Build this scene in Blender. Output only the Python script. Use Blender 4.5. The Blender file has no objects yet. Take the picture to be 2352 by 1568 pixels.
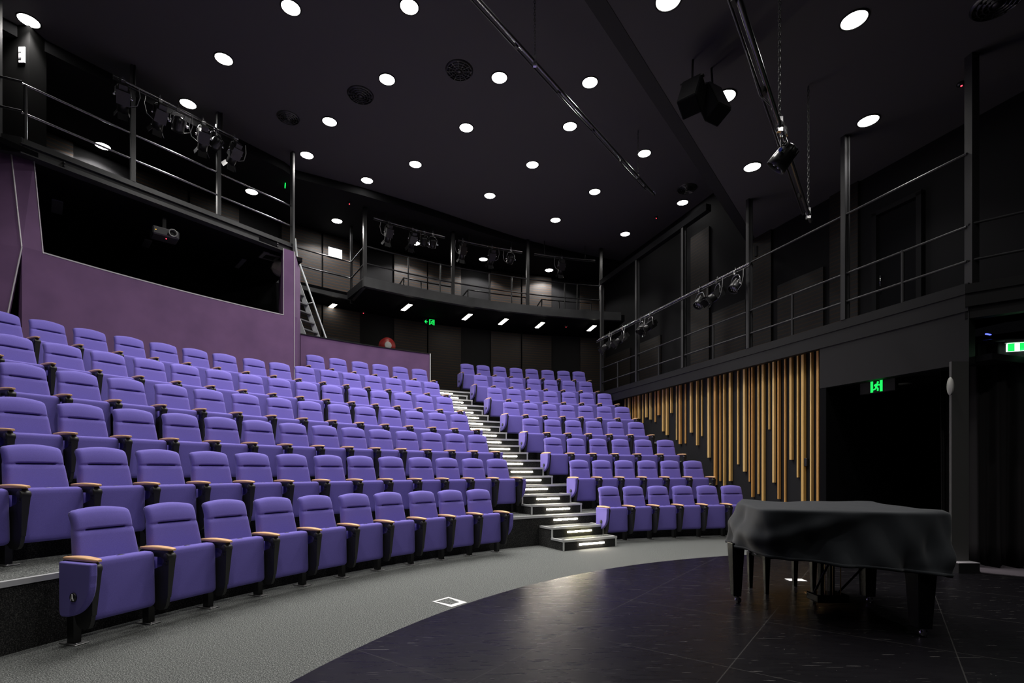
import bpy, math, random
from math import sin, cos, pi, atan2, sqrt, radians, asin
from mathutils import Vector, Matrix
random.seed(7)
S = bpy.context.scene
COL = S.collection

# ---------------------------------------------------------------- camera, world, exposure
cam_d = bpy.data.cameras.new('camera'); cam = bpy.data.objects.new('camera', cam_d); COL.objects.link(cam)
F = 1166.7
cam_d.sensor_width = 36.0; cam_d.lens = 36.0*F/2352.0
cam_d.shift_y = (1082.0-784.0)/2352.0
cam_d.clip_start = 0.05; cam_d.clip_end = 200
cam.location = (0, 0, 1.30); cam.rotation_euler = (radians(90), 0, 0)
S.camera = cam
w = bpy.data.worlds.new('world'); S.world = w; w.use_nodes = True
w.node_tree.nodes['Background'].inputs[0].default_value = (.05, .05, .06, 1)
w.node_tree.nodes['Background'].inputs[1].default_value = .02
vs = S.view_settings
S.display_settings.display_device = 'sRGB'
vs.view_transform = 'Standard'; vs.look = 'None'; vs.gamma = 1.0; vs.use_curve_mapping = False
vs.exposure = 0.50
S.cycles.use_denoising = True
S.cycles.use_light_tree = True
S.cycles.max_bounces = 5; S.cycles.diffuse_bounces = 3; S.cycles.glossy_bounces = 3
S.cycles.sample_clamp_indirect = 4.0
S.cycles.caustics_reflective = False; S.cycles.caustics_refractive = False

LIGHT_W = 190.0         # one ceiling downlight
CEIL = 8.50; CEIL2 = 6.70; CEILG = 8.30
CX, CY = 5.578, 0.848   # centre of the seating arcs
ROW1, PITCH, RISE = 9.434, 1.0039, .516

def P(R, th, z=None):
    p = (CX-R*sin(th), CY+R*cos(th))
    return p if z is None else (p[0], p[1], z)
def wall_th(R, c):      # angle at which the arc of radius R meets the line x+.3468y=c
    return .3338+asin(max(-1, min(1, (5.872-c)/(1.0584*R))))
def line_y(k, c):       # y where the sight line x=k*y meets x+.3468y=c
    return c/(k+.3468)
def K(u): return (u-1176.0)/F

# ---------------------------------------------------------------- materials
MATS = {}
def mat(name, col, rough=.6, metal=0.0, spec=.5, emit=None, estr=0, noise=None, bump=None, coat=0, sheen=0):
    """noise=(scale, colour2, lo, hi); bump=(scale, strength)"""
    if name in MATS: return MATS[name]
    m = bpy.data.materials.new(name); m.use_nodes = True; nt = m.node_tree; b = nt.nodes['Principled BSDF']
    b.inputs['Base Color'].default_value = (*col, 1); b.inputs['Roughness'].default_value = rough
    b.inputs['Metallic'].default_value = metal; b.inputs['Specular IOR Level'].default_value = spec
    b.inputs['Coat Weight'].default_value = coat
    if sheen:
        b.inputs['Sheen Weight'].default_value = sheen; b.inputs['Sheen Roughness'].default_value = .5
    if emit:
        b.inputs['Emission Color'].default_value = (*emit, 1); b.inputs['Emission Strength'].default_value = estr
    tc = None
    if noise or bump:
        tc = nt.nodes.new('ShaderNodeTexCoord')
    if noise:
        n = nt.nodes.new('ShaderNodeTexNoise'); n.inputs['Scale'].default_value = noise[0]; n.inputs['Detail'].default_value = 3
        nt.links.new(tc.outputs['Object'], n.inputs['Vector'])
        r = nt.nodes.new('ShaderNodeValToRGB'); r.color_ramp.elements[0].position = noise[2]; r.color_ramp.elements[1].position = noise[3]
        r.color_ramp.elements[0].color = (*col, 1); r.color_ramp.elements[1].color = (*noise[1], 1)
        nt.links.new(n.outputs['Fac'], r.inputs[0]); nt.links.new(r.outputs[0], b.inputs['Base Color'])
    if bump:
        n2 = nt.nodes.new('ShaderNodeTexNoise'); n2.inputs['Scale'].default_value = bump[0]; n2.inputs['Detail'].default_value = 2
        nt.links.new(tc.outputs['Object'], n2.inputs['Vector'])
        bp = nt.nodes.new('ShaderNodeBump'); bp.inputs['Strength'].default_value = bump[1]; bp.inputs['Distance'].default_value = .01
        nt.links.new(n2.outputs['Fac'], bp.inputs['Height']); nt.links.new(bp.outputs[0], b.inputs['Normal'])
    MATS[name] = m
    return m

M_fab = mat('purple_wool', (.142, .112, .445), .85, spec=.2, noise=(420, (.195, .158, .575), .35, .65), sheen=.15)
M_beech = mat('beech_wood', (.80, .46, .22), .38, noise=(14, (.88, .55, .30), .3, .7))
M_blk = mat('black_plastic', (.018, .018, .019), .45)
M_steel = mat('black_steel', (.012, .012, .013), .34, spec=.5)
M_grey = mat('dark_grey_paint', (.0098, .0098, .0104), .55, spec=.22)
M_post = mat('post_grey', (.025, .025, .0265), .48, spec=.35)
M_gal = mat('gallery_steel', (.026, .027, .0285), .46, noise=(3, (.042, .043, .045), .4, .75))
M_plate = mat('zinc_plate', (.30, .30, .30), .4, metal=.8)
M_chrome = mat('bright_steel', (.75, .75, .77), .18, metal=1)
M_pipe = mat('pipe_steel', (.26, .26, .27), .24, metal=.9)
M_alu = mat('aluminium_nosing', (.66, .67, .67), .38, metal=.35)
M_lad = mat('ladder_aluminium', (.52, .54, .56), .4, metal=.4)
M_ceil = mat('ceiling_paint', (.068, .065, .069), .8, spec=.3)
M_wall = mat('black_wall', (.014, .014, .0155), .75, spec=.2)
M_wallr = mat('charcoal_wall', (.0075, .0075, .0085), .8, spec=.12)
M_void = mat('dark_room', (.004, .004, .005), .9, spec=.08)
M_purp = mat('purple_plaster', (.152, .074, .177), .8, noise=(2.3, (.118, .056, .142), .35, .7))
M_edge = mat('pale_edge_trim', (.55, .52, .56), .4, metal=.3)
M_white = mat('white_card', (.8, .8, .8), .6)
M_oak = [mat('oak_batten_%s' % n, c, .42, noise=(9, c2, .35, .65)) for n, c, c2 in (
    ('honey', (.66, .40, .12), (.78, .52, .19)), ('tan', (.76, .50, .18), (.60, .37, .12)), ('red', (.56, .28, .07), (.68, .38, .12)), ('pale', (.80, .56, .23), (.68, .45, .16)))]
for _m in M_oak:      # grain runs along the batten
    _t = _m.node_tree; _n = [n for n in _t.nodes if n.type == 'TEX_NOISE'][0]; _mp = _t.nodes.new('ShaderNodeMapping')
    _mp.inputs['Scale'].default_value = (5, 7, .12); _tc = [n for n in _t.nodes if n.type == 'TEX_COORD'][0]
    _t.links.new(_tc.outputs['Object'], _mp.inputs[0]); _t.links.new(_mp.outputs[0], _n.inputs['Vector'])
M_cover = mat('piano_cloth', (.0100, .0128, .0162), .85, spec=.3, sheen=.1, bump=(3.0, .4))
M_lac = mat('black_lacquer', (.004, .004, .005), .24, spec=.12)
M_curt = mat('black_serge', (.017, .016, .017), .95, spec=.1)
M_lamp = mat('lamp_face', (.9, .9, .9), .5, emit=(1, .97, .92), estr=26)
M_tube = mat('tube_face', (.9, .9, .9), .5, emit=(1, .96, .86), estr=13)
M_stepl = mat('step_light_face', (.9, .9, .9), .5, emit=(1, .90, .74), estr=48)
M_stepy = mat('step_light_yellow', (.9, .9, .9), .5, emit=(1, .90, .52), estr=42)
M_red = mat('hose_red', (.42, .02, .02), .4)
M_led_r = mat('led_red', (.2, 0, 0), emit=(1, .03, .05), estr=4)
M_led_g = mat('led_green', (0, .2, 0), emit=(.05, 1, .1), estr=3)
M_led_b = mat('led_blue', (0, 0, .2), emit=(.06, .08, 1), estr=3)
M_exitg = mat('exit_green', (0, .3, .06), emit=(.01, .75, .10), estr=1.0)
M_exitw = mat('exit_white', (.5, .8, .6), emit=(.75, 1, .85), estr=1.6)
M_exitd = mat('exit_dark', (.01, .02, .015), .5)
M_mauve = mat('mauve_floor', (.10, .085, .10), .6)
M_cable = mat('cable_grey', (.22, .22, .22), .4)
M_brass = mat('brass', (.75, .55, .25), .25, metal=1)
M_dnote = mat('sign_print', (.06, .06, .07), .7)

def carpet(name, c0, c1, c2, scale):
    m = bpy.data.materials.new(name); m.use_nodes = True; nt = m.node_tree; b = nt.nodes['Principled BSDF']
    tc = nt.nodes.new('ShaderNodeTexCoord'); v = nt.nodes.new('ShaderNodeTexNoise'); v.inputs['Scale'].default_value = scale; v.inputs['Detail'].default_value = 4
    v.inputs['Roughness'].default_value = .75
    nt.links.new(tc.outputs['Object'], v.inputs['Vector'])
    r = nt.nodes.new('ShaderNodeValToRGB'); cr = r.color_ramp; cr.interpolation = 'LINEAR'
    cr.elements[0].position = .38; cr.elements[0].color = (*c0, 1); cr.elements[1].position = .62; cr.elements[1].color = (*c2, 1)
    e = cr.elements.new(.52); e.color = (*c1, 1)
    nt.links.new(v.outputs['Fac'], r.inputs[0]); nt.links.new(r.outputs[0], b.inputs['Base Color'])
    b.inputs['Roughness'].default_value = .95; b.inputs['Specular IOR Level'].default_value = .1
    bp = nt.nodes.new('ShaderNodeBump'); bp.inputs['Strength'].default_value = .5; bp.inputs['Distance'].default_value = .006
    nt.links.new(v.outputs['Fac'], bp.inputs['Height']); nt.links.new(bp.outputs[0], b.inputs['Normal'])
    return m
M_carp = carpet('grey_carpet', (.024, .026, .025), (.106, .111, .108), (.33, .345, .33), 125)
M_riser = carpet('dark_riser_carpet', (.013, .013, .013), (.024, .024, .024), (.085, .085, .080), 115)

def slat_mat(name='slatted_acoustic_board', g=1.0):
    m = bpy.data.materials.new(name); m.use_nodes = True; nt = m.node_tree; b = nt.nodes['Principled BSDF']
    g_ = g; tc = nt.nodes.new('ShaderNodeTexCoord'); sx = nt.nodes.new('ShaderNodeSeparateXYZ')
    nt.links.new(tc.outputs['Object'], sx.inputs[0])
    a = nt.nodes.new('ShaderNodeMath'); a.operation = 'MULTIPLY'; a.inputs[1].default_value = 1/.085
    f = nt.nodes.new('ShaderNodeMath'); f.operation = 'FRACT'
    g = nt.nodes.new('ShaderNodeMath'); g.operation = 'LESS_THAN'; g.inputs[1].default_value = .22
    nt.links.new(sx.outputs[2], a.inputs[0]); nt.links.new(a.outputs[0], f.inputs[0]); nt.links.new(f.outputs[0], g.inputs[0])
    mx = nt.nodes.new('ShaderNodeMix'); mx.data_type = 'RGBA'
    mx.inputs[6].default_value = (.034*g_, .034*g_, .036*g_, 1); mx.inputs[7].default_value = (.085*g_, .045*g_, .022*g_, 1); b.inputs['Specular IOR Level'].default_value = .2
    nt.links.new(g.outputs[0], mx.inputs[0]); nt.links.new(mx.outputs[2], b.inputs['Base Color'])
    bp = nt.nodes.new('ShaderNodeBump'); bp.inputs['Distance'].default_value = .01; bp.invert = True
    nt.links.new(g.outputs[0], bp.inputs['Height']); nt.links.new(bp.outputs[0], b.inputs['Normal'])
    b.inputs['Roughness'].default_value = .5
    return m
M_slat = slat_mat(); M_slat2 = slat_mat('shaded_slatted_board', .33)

def vinyl_mat():
    m = bpy.data.materials.new('black_stage_vinyl'); m.use_nodes = True; nt = m.node_tree; b = nt.nodes['Principled BSDF']
    N = nt.nodes.new; L = nt.links.new
    def math_(op, a, bb=None):
        n = N('ShaderNodeMath'); n.operation = op
        for i, v in enumerate((a, bb)):
            if v is None: continue
            if isinstance(v, (int, float)): n.inputs[i].default_value = v
            else: L(v, n.inputs[i])
        return n.outputs[0]
    tc = N('ShaderNodeTexCoord'); sx = N('ShaderNodeSeparateXYZ'); L(tc.outputs['Object'], sx.inputs[0])
    x, y = sx.outputs[0], sx.outputs[1]
    a = math_('ADD', math_('MULTIPLY', x, .596), math_('MULTIPLY', y, .803))
    bb = math_('ADD', math_('MULTIPLY', x, .803), math_('MULTIPLY', y, -.596))
    def seam(v, off, sp, wd):
        t = math_('FRACT', math_('ADD', math_('DIVIDE', math_('SUBTRACT', v, off), sp), 50.5))
        t = math_('ABSOLUTE', math_('SUBTRACT', t, .5))
        return math_('LESS_THAN', t, wd/sp)
    s = math_('MAXIMUM', seam(bb, .385, 1.232, .004), seam(a, 4.81, 1.26, .004))
    # scratches and scuffs: stretched noise, thresholded
    def scr(rot, sc, th):
        mp = N('ShaderNodeMapping'); mp.inputs['Rotation'].default_value = (0, 0, rot); mp.inputs['Scale'].default_value = sc
        L(tc.outputs['Object'], mp.inputs[0]); n = N('ShaderNodeTexNoise'); n.inputs['Scale'].default_value = 1; n.inputs['Detail'].default_value = 2
        L(mp.outputs[0], n.inputs['Vector']); return math_('GREATER_THAN', n.outputs['Fac'], th)
    sc = math_('MAXIMUM', scr(1.2, (2.2, 90, 1), .715), scr(2.1, (3, 80, 1), .72))
    sc = math_('MAXIMUM', sc, scr(.3, (5, 90, 1), .735))
    sp = scr(0, (38, 38, 1), .765)
    mx = N('ShaderNodeMix'); mx.data_type = 'RGBA'
    dn = N('ShaderNodeTexNoise'); dn.inputs['Scale'].default_value = 1.7; dn.inputs['Detail'].default_value = 6; L(tc.outputs['Object'], dn.inputs['Vector'])
    mb = N('ShaderNodeMix'); mb.data_type = 'RGBA'; mb.inputs[6].default_value = (.0035, .0032, .0042, 1); mb.inputs[7].default_value = (.0075, .007, .0085, 1)
    L(dn.outputs['Fac'], mb.inputs[0]); L(mb.outputs[2], mx.inputs[6])
    mx.inputs[7].default_value = (.13, .125, .12, 1)
    L(math_('MAXIMUM', math_('MULTIPLY', s, .17), math_('MAXIMUM', math_('MULTIPLY', sc, .7), sp)), mx.inputs[0]); L(mx.outputs[2], b.inputs['Base Color'])
    rr = N('ShaderNodeMapRange'); rr.inputs[1].default_value = .3; rr.inputs[2].default_value = .7; rr.inputs[3].default_value = .25; rr.inputs[4].default_value = .34
    n3 = N('ShaderNodeTexNoise'); n3.inputs['Scale'].default_value = 1; n3.inputs['Detail'].default_value = 4
    mp3 = N('ShaderNodeMapping'); mp3.inputs['Rotation'].default_value = (0, 0, -.93); mp3.inputs['Scale'].default_value = (4, 26, 1); L(tc.outputs['Object'], mp3.inputs[0]); L(mp3.outputs[0], n3.inputs['Vector'])
    L(n3.outputs['Fac'], rr.inputs[0]); L(rr.outputs[0], b.inputs['Roughness'])
    b.inputs['Specular IOR Level'].default_value = .105
    return m
M_vinyl = vinyl_mat()

# ---------------------------------------------------------------- mesh builder
class MB:
    def __init__(s): s.v = []; s.f = []; s.sm = []
    def add(s, vs, fs, smooth=False):
        n = len(s.v); s.v += [tuple(v) for v in vs]
        for f in fs: s.f.append(tuple(i+n for i in f)); s.sm.append(smooth)
        return s
    def box(s, c, size, rz=0, M=None):
        x, y, z = [d/2 for d in size]
        vs = [Vector((a*x, b*y, cc*z)) for a in (-1, 1) for b in (-1, 1) for cc in (-1, 1)]
        R = Matrix.Rotation(rz, 3, 'Z') if M is None else M
        vs = [R @ v + Vector(c) for v in vs]
        return s.add(vs, [(0, 1, 3, 2), (4, 6, 7, 5), (0, 4, 5, 1), (2, 3, 7, 6), (0, 2, 6, 4), (1, 5, 7, 3)])
    def bevbox(s, c, size, b=.01, rz=0):
        x, y, z = [d/2 for d in size]; R = Matrix.Rotation(rz, 3, 'Z'); vs = []
        for cz, k in ((-z, b), (-z+b, 0), (z-b, 0), (z, b)):
            for px, py in ((-x+b+k*0, -y+k), (x-b, -y+k), (x-k, -y+b), (x-k, y-b), (x-b, y-k), (-x+b, y-k), (-x+k, y-b), (-x+k, -y+b)):
                vs.append(R @ Vector((px, py, cz)) + Vector(c))
        fs = [tuple(range(7, -1, -1)), tuple(range(24, 32))]
        for l in range(3):
            for i in range(8): j = (i+1) % 8; fs.append((l*8+i, l*8+j, l*8+8+j, l*8+8+i))
        return s.add(vs, fs)
    def prism(s, prof, x0, x1):      # profile in (y,z) extruded along x
        n = len(prof)
        a = sum(prof[i][0]*prof[(i+1) % n][1]-prof[(i+1) % n][0]*prof[i][1] for i in range(n))
        if a < 0: prof = prof[::-1]
        vs = [(x0, y, z) for y, z in prof]+[(x1, y, z) for y, z in prof]
        fs = [tuple(range(n-1, -1, -1)), tuple(range(n, 2*n))]+[(i, (i+1) % n, n+(i+1) % n, n+i) for i in range(n)]
        return s.add(vs, fs)
    def extrude(s, poly, z0, z1, smooth=False):     # plan polygon extruded in z
        n = len(poly)
        a = sum(poly[i][0]*poly[(i+1) % n][1]-poly[(i+1) % n][0]*poly[i][1] for i in range(n))
        if a < 0: poly = poly[::-1]
        vs = [(x, y, z0) for x, y in poly]+[(x, y, z1) for x, y in poly]
        s.add(vs, [tuple(range(n-1, -1, -1)), tuple(range(n, 2*n))])
        return s.add(vs, [(i, (i+1) % n, n+(i+1) % n, n+i) for i in range(n)], smooth)
    def strip(s, inner, outer, z0, z1):  # closed band between two equal-length polylines
        n = len(inner); vs = []
        for z in (z0, z1):
            vs += [(x, y, z) for x, y in inner]+[(x, y, z) for x, y in outer]
        fs = []
        for i in range(n-1):
            a, b, c, d = i, i+1, n+i+1, n+i; t = 2*n
            fs += [(a, d, c, b), (a+t, b+t, c+t, d+t), (a, b, b+t, a+t), (d, d+t, c+t, c)]
        t = 2*n
        fs += [(0, t, n+t, n), (n-1, 2*n-1, 2*n-1+t, n-1+t)]
        return s.add(vs, fs)
    def arc(s, R0, R1, z0, z1, t0, t1, n=40, t0b=None, t1b=None):
        t0b = t0 if t0b is None else t0b; t1b = t1 if t1b is None else t1b
        a = [P(R0, t0+(t1-t0)*i/n) for i in range(n+1)]; b = [P(R1, t0b+(t1b-t0b)*i/n) for i in range(n+1)]
        return s.strip(a, b, z0, z1)
    def tube(s, pts, r, n=8, cap=True):
        pts = [Vector(p) for p in pts]; vs = []; fs = []
        up = None
        for i, p in enumerate(pts):
            d = ((pts[min(i+1, len(pts)-1)]-pts[max(i-1, 0)])).normalized()
            if up is None:
                up = Vector((0, 0, 1)) if abs(d.z) < .9 else Vector((1, 0, 0))
            a = d.cross(up).normalized(); b = a.cross(d).normalized(); up = b
            for j in range(n): t = 2*pi*j/n; vs.append(p+(a*cos(t)+b*sin(t))*r)
        for i in range(len(pts)-1):
            for j in range(n): k = (j+1) % n; fs.append((i*n+j, i*n+k, i*n+n+k, i*n+n+j))
        s.add(vs, fs, True)
        if cap:
            m = (len(pts)-1)*n
            s.add(vs, [tuple(range(n-1, -1, -1)), tuple(range(m, m+n))])
        return s
    def lathe(s, prof, c=(0, 0, 0), n=20, M=None, smooth=True, cap=True):   # prof (r,z) about z
        vs = []; fs = []; M = M or Matrix.Identity(3)
        for r, z in prof:
            for j in range(n): t = 2*pi*j/n; vs.append(M @ Vector((r*cos(t), r*sin(t), z))+Vector(c))
        for i in range(len(prof)-1):
            for j in range(n): k = (j+1) % n; fs.append((i*n+j, i*n+k, i*n+n+k, i*n+n+j))
        s.add(vs, fs, smooth)
        if cap:
            m = (len(prof)-1)*n; s.add(vs, [tuple(range(n-1, -1, -1)), tuple(range(m, m+n))])
        return s
    def grid(s, fn, nu, nv, smooth=True, closed_u=False):
        vs = [fn(i/nu, j/nv) for j in range(nv+1) for i in range(nu+(0 if closed_u else 1))]; W = nu+(0 if closed_u else 1); fs = []
        for j in range(nv):
            for i in range(nu): k = (i+1) % W if closed_u else i+1; fs.append((j*W+i, j*W+k, j*W+W+k, j*W+W+i))
        return s.add(vs, fs, smooth)
    def mesh(s, name):
        me = bpy.data.meshes.new(name); me.from_pydata(s.v, [], s.f); me.update()
        me.polygons.foreach_set('use_smooth', s.sm); return me
    def build(s, name, m, parent=None, loc=None, rz=0, bevel=0, weld=False):
        me = s.mesh(name)
        for mm in (m if isinstance(m, (list, tuple)) else [m]): me.materials.append(mm)
        o = bpy.data.objects.new(name, me); COL.objects.link(o)
        if weld:
            import bmesh
            bm = bmesh.new(); bm.from_mesh(me); bmesh.ops.remove_doubles(bm, verts=bm.verts, dist=1e-5); bm.to_mesh(me); bm.free()
        if parent: o.parent = parent
        if loc: o.location = loc
        if rz: o.rotation_euler = (0, 0, rz)
        if bevel:
            b = o.modifiers.new('bevel', 'BEVEL'); b.width = bevel; b.segments = 2; b.limit_method = 'ANGLE'; b.angle_limit = radians(40)
        return o

def tag(o, label, cat, group=None):
    o['label'] = label; o['category'] = cat
    if group: o['group'] = group
    return o
def thing(name, label, cat, loc=(0, 0, 0), rz=0, group=None):
    o = bpy.data.objects.new(name, None); o.empty_display_size = .1; COL.objects.link(o)
    o.location = loc; o.rotation_euler = (0, 0, rz)
    return tag(o, label, cat, group)
def struct(o): o['kind'] = 'structure'; return o
def copy_tree(o, parent=None):
    c = o.copy(); COL.objects.link(c); c.parent = parent
    for ch in list(o.children): copy_tree(ch, c)
    return c
ORD = ['', 'first', 'second', 'third', 'fourth', 'fifth', 'sixth', 'seventh', 'eighth', 'ninth', 'tenth', 'eleventh', 'twelfth', 'thirteenth',
       'fourteenth', 'fifteenth', 'sixteenth', 'seventeenth', 'eighteenth', 'nineteenth', 'twentieth', 'twenty-first']
def ordn(i):
    if i < len(ORD): return ORD[i]
    t, u = divmod(i, 10); tens = {2: 'twenty', 3: 'thirty', 4: 'forty'}[t]
    return tens+('-'+ORD[u] if u else '') if u else {2: 'twentieth', 3: 'thirtieth', 4: 'fortieth'}[t]

# ================================================================ SETTING
TIER1 = 9.56                                   # nosing radius of the second tier
def tier_R(k): return TIER1+(k-2)*PITCH
ZT = lambda k: RISE*(k-1)
C_WALL, C_FAS, C_COR = 8.443, 8.179, 9.767     # batten wall, balcony fascia, upper corridor wall
AIS = .505                                     # aisle direction

def disc(R, n=160): return [P(R, 2*pi*i/n) for i in range(n)]
struct(MB().box((0, 6, -.1), (30, 28, .2)).build('floor', M_carp))
struct(MB().extrude(disc(7.30), 0, .006).build('floor', M_vinyl))
TH_L = 1.62
for k in range(2, 9):
    R0 = tier_R(k); R1 = tier_R(k+1) if k < 8 else 18.2
    if k == 8: R1 = 17.95
    b = MB().arc(R0, R1+.02, ZT(k-1)-.02 if k > 2 else 0, ZT(k), wall_th(R0, C_WALL-.02), TH_L, 72, wall_th(R1, C_WALL-.02), TH_L)
    n0 = len(b.f)
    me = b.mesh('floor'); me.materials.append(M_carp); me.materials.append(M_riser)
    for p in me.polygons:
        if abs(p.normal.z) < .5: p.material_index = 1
    o = bpy.data.objects.new('floor', me); COL.objects.link(o); struct(o)
    nb = MB()
    nb.arc(R0-.006, R0+.045, ZT(k)-.001, ZT(k)+.005, wall_th(R0, C_WALL-.05), TH_L, 72)
    nb.arc(R0-.008, R0, ZT(k)-.035, ZT(k)+.005, wall_th(R0, C_WALL-.05), TH_L, 72)
    nb.build('nosing', M_alu, o)

# ceilings
def flat(poly, z, th, name, m): return struct(MB().extrude(poly, z, z+th).build(name, m))
# high ceiling over the seats, lower one over the stage, a downstand along the step between them
_q = CEIL2-1.3
a0 = Vector((K(1342.8)*_q*F/1082, _q*F/1082)); e1 = Vector((.6066, .795)); b0 = a0-e1*((a0.y+5)/.795); b1 = a0+e1*((19-a0.y)/.795); nrm = Vector((.795, -.6066))
flat([tuple(b0), (-14, -5), (-14, 19), tuple(b1)], CEIL, .12, 'ceiling', M_ceil)
flat([tuple(b0+nrm*.2), tuple(b1+nrm*.2), (14.5, 19), (14.5, -5)], CEIL2, .12, 'ceiling', M_ceil)
struct(MB().extrude([tuple(b0), tuple(b1), tuple(b1+nrm*.2), tuple(b0+nrm*.2)], CEIL2-.005, CEIL+.05).build('trim_22', mat('bulkhead_black', (.008, .008, .009), .8)))
gal_in0 = [(-12.5, 1.6), (-7.68, 8.25), (-5.15, 11.65), (-5.03, 11.97), (-3.68, 12.7), (-2.35, 13.55), (-.9, 14.62), (.48, 15.58), (1.7, 16.25), (2.9, 16.85), (4.4, 17.4)]
gal_in = [(x+(x-CX)/sqrt((x-CX)**2+(y-CY)**2)*.22, y+(y-CY)/sqrt((x-CX)**2+(y-CY)**2)*.22) for x, y in gal_in0]
gal_out = [P(18.0, t) for t in (1.55, 1.15, .93, .89, .80, .70, .58, .47, .37, .27, .15)]
struct(MB().strip(gal_in, gal_out, CEILG, CEIL-.005).build('ceiling', mat('gallery_ceiling_black', (.012, .012, .013), .85, spec=.1)))

# back wall with its panels
struct(MB().arc(17.98, 18.15, 0, 9.0, -.25, 1.75, 90).build('wall_back', M_wall))
pz = [(3.62, 6.16, 'below'), (6.46, 8.28, 'above')]
th = .045; i = 0
pan_w = [.066, .064, .058, .064, .064, .058]
while th < 1.32:
    wd = pan_w[i % 6]
    if i % 3 != 2:
        for z0, z1, nm in pz:
            m = M_slat
            o = MB().arc(17.90, 17.985, z0, z1, th+.0015, th+wd-.0015, 4).build('acoustic_panel', m)
            tag(o, 'dark slatted acoustic panel %s the rear gallery floor, %s from the right' % (nm, ordn(i+1)), 'wall panel', 'slatted panels on the curved back wall')
    th += wd; i += 1

# enclosing walls that the lens hardly sees
struct(MB().box((-13.2, 3, 4.5), (.2, 18, 9)).build('wall_left', M_wall))
struct(MB().box((0, -4.6, 4.5), (27, .2, 9)).build('wall_front', M_wall))
struct(MB().box((12.6, 3, 4.5), (.2, 18, 9)).build('wall_right', M_wall))

# ---- right side: batten wall, fascia beam, header, corridor
d = Vector((-.3276, .9448)); nn = Vector((.9448, .3276))
def on(c, y, off=0):
    return Vector((c-.3468*y, y))+nn*off
def slab(c, y0, y1, z0, z1, t0, t1):
    return MB().extrude([tuple(on(c, y0, t0)), tuple(on(c, y1, t0)), tuple(on(c, y1, t1)), tuple(on(c, y0, t1))], z0, z1)
struct(slab(C_WALL, 8.59, 18.6, 0, 3.42, 0, .15).build('wall_right', M_wall))
corner = Vector((5.90, 6.57))
struct(slab(C_FAS, 6.57, 15.73, 3.376, 3.74, 0, .12).build('trim_1', M_grey))
struct(slab(C_FAS, 6.57, 15.73, 3.60, 3.625, -.012, .0).build('trim_2', M_grey))
struct(slab(C_FAS, 6.57, 8.60, 2.70, 3.376, 0.015, .14).build('wall_header', M_grey))
struct(slab(C_FAS, 6.62, 18.4, 3.50, 3.66, .12, 1.62).build('floor', M_grey))
struct(slab(C_COR, 5.3, 18.4, 3.66, 8.5, 0, .12).build('wall_upper', M_wallr))
# corridor behind the opening
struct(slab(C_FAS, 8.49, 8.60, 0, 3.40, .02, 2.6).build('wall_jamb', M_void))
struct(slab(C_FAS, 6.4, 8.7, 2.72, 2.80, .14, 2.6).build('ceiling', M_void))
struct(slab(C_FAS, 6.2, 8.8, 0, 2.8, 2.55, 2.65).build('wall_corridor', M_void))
struct(MB().box((5.795, 6.585, 1.36), (.225, .035, 2.72)).build('wall_column', mat('column_lit_grey', (.048, .048, .047), .6)))  # grey lighter than the header stands in for light on the column front
struct(MB().bevbox((5.795, 6.565, .068), (.27, .26, .135), .004).build('baseboard_column', M_steel))
struct(MB().box((5.795, 6.56, .137), (.27, .255, .008)).build('trim_3', M_edge))
# second facet, towards the right
d2 = Vector((.779, -.627)); n2 = Vector((.627, .779))
def slab2(s0, s1, z0, z1, t0, t1):
    pts = [corner+d2*s0+n2*t0, corner+d2*s1+n2*t0, corner+d2*s1+n2*t1, corner+d2*s0+n2*t1]
    return MB().extrude([tuple(p) for p in pts], z0, z1)
struct(slab2(-.03, 7, 3.43, 3.72, -.01, .12).build('trim_4', M_grey))
struct(slab2(-.03, 7, 3.60, 3.625, -.025, -.01).build('trim_5', M_grey))
struct(slab2(-.03, 7, 3.28, 3.43, .02, .14).build('trim_6', M_grey))
struct(slab2(.0, 7, 3.50, 3.66, .12, 1.6).build('floor', M_grey))
struct(slab2(.4, 7, 3.66, CEIL2, 1.6, 1.7).build('wall_upper', M_wallr))
struct(slab2(-.2, 7, 0, 3.5, 2.4, 2.5).build('wall_wing', M_void))
struct(slab2(.12, 6.5, .0, .012, -.02, .9).build('floor', M_mauve))

# ---- purple walls on the left
PW = 14.75
th_p = atan2(CX+5.0, 11.12-CY)       # pilaster left edge
th_w = atan2(CX+7.35, 7.96-CY)       # window left edge
th_f = atan2(CX+7.47, 7.74-CY)       # fold
struct(MB().arc(PW, PW+.12, ZT(6)-.3, 4.73, th_p-.020, th_f, 40).build('wall_left', M_purp))
struct(MB().arc(PW-.004, PW+.125, 4.715, 4.735, th_p, th_w, 40).build('trim_7', M_edge))
# pilaster: front face and lit return
pa = Vector(P(PW, th_p)); pb = Vector((-4.84, 11.29)); pc = Vector((-5.14, 12.33)); pd = pa+Vector((-.45, .75))
struct(MB().extrude([tuple(pa), tuple(pb), tuple(pc), tuple(pd)], 2.4, 6.18).build('wall_pilaster', M_purp))
def edge(p0, p1, r, name, m=M_edge): return struct(MB().tube([p0, p1], r, 6).build(name, m))
edge((*pb, 2.5), (*pb, 6.18), .010, 'trim_8')
edge((pa.x, pa.y, 4.72), (pa.x, pa.y, 6.18), .008, 'trim_9')
# low purple wall behind the seventh row
th_a = atan2(CX+5.14, 12.33-CY); th_b = atan2(CX+.162*14.41, 14.41-CY)
struct(MB().arc(15.68, 15.80, 3.0, 4.62, th_b, th_a, 40).build('wall_low', M_purp))
struct(MB().arc(15.665, 15.815, 4.62, 4.64, th_b, th_a, 40).build('trim_10', M_steel))
q = P(15.66, th_b); edge((*q, 3.1), (*q, 4.63), .018, 'trim_11', M_alu)
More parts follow.
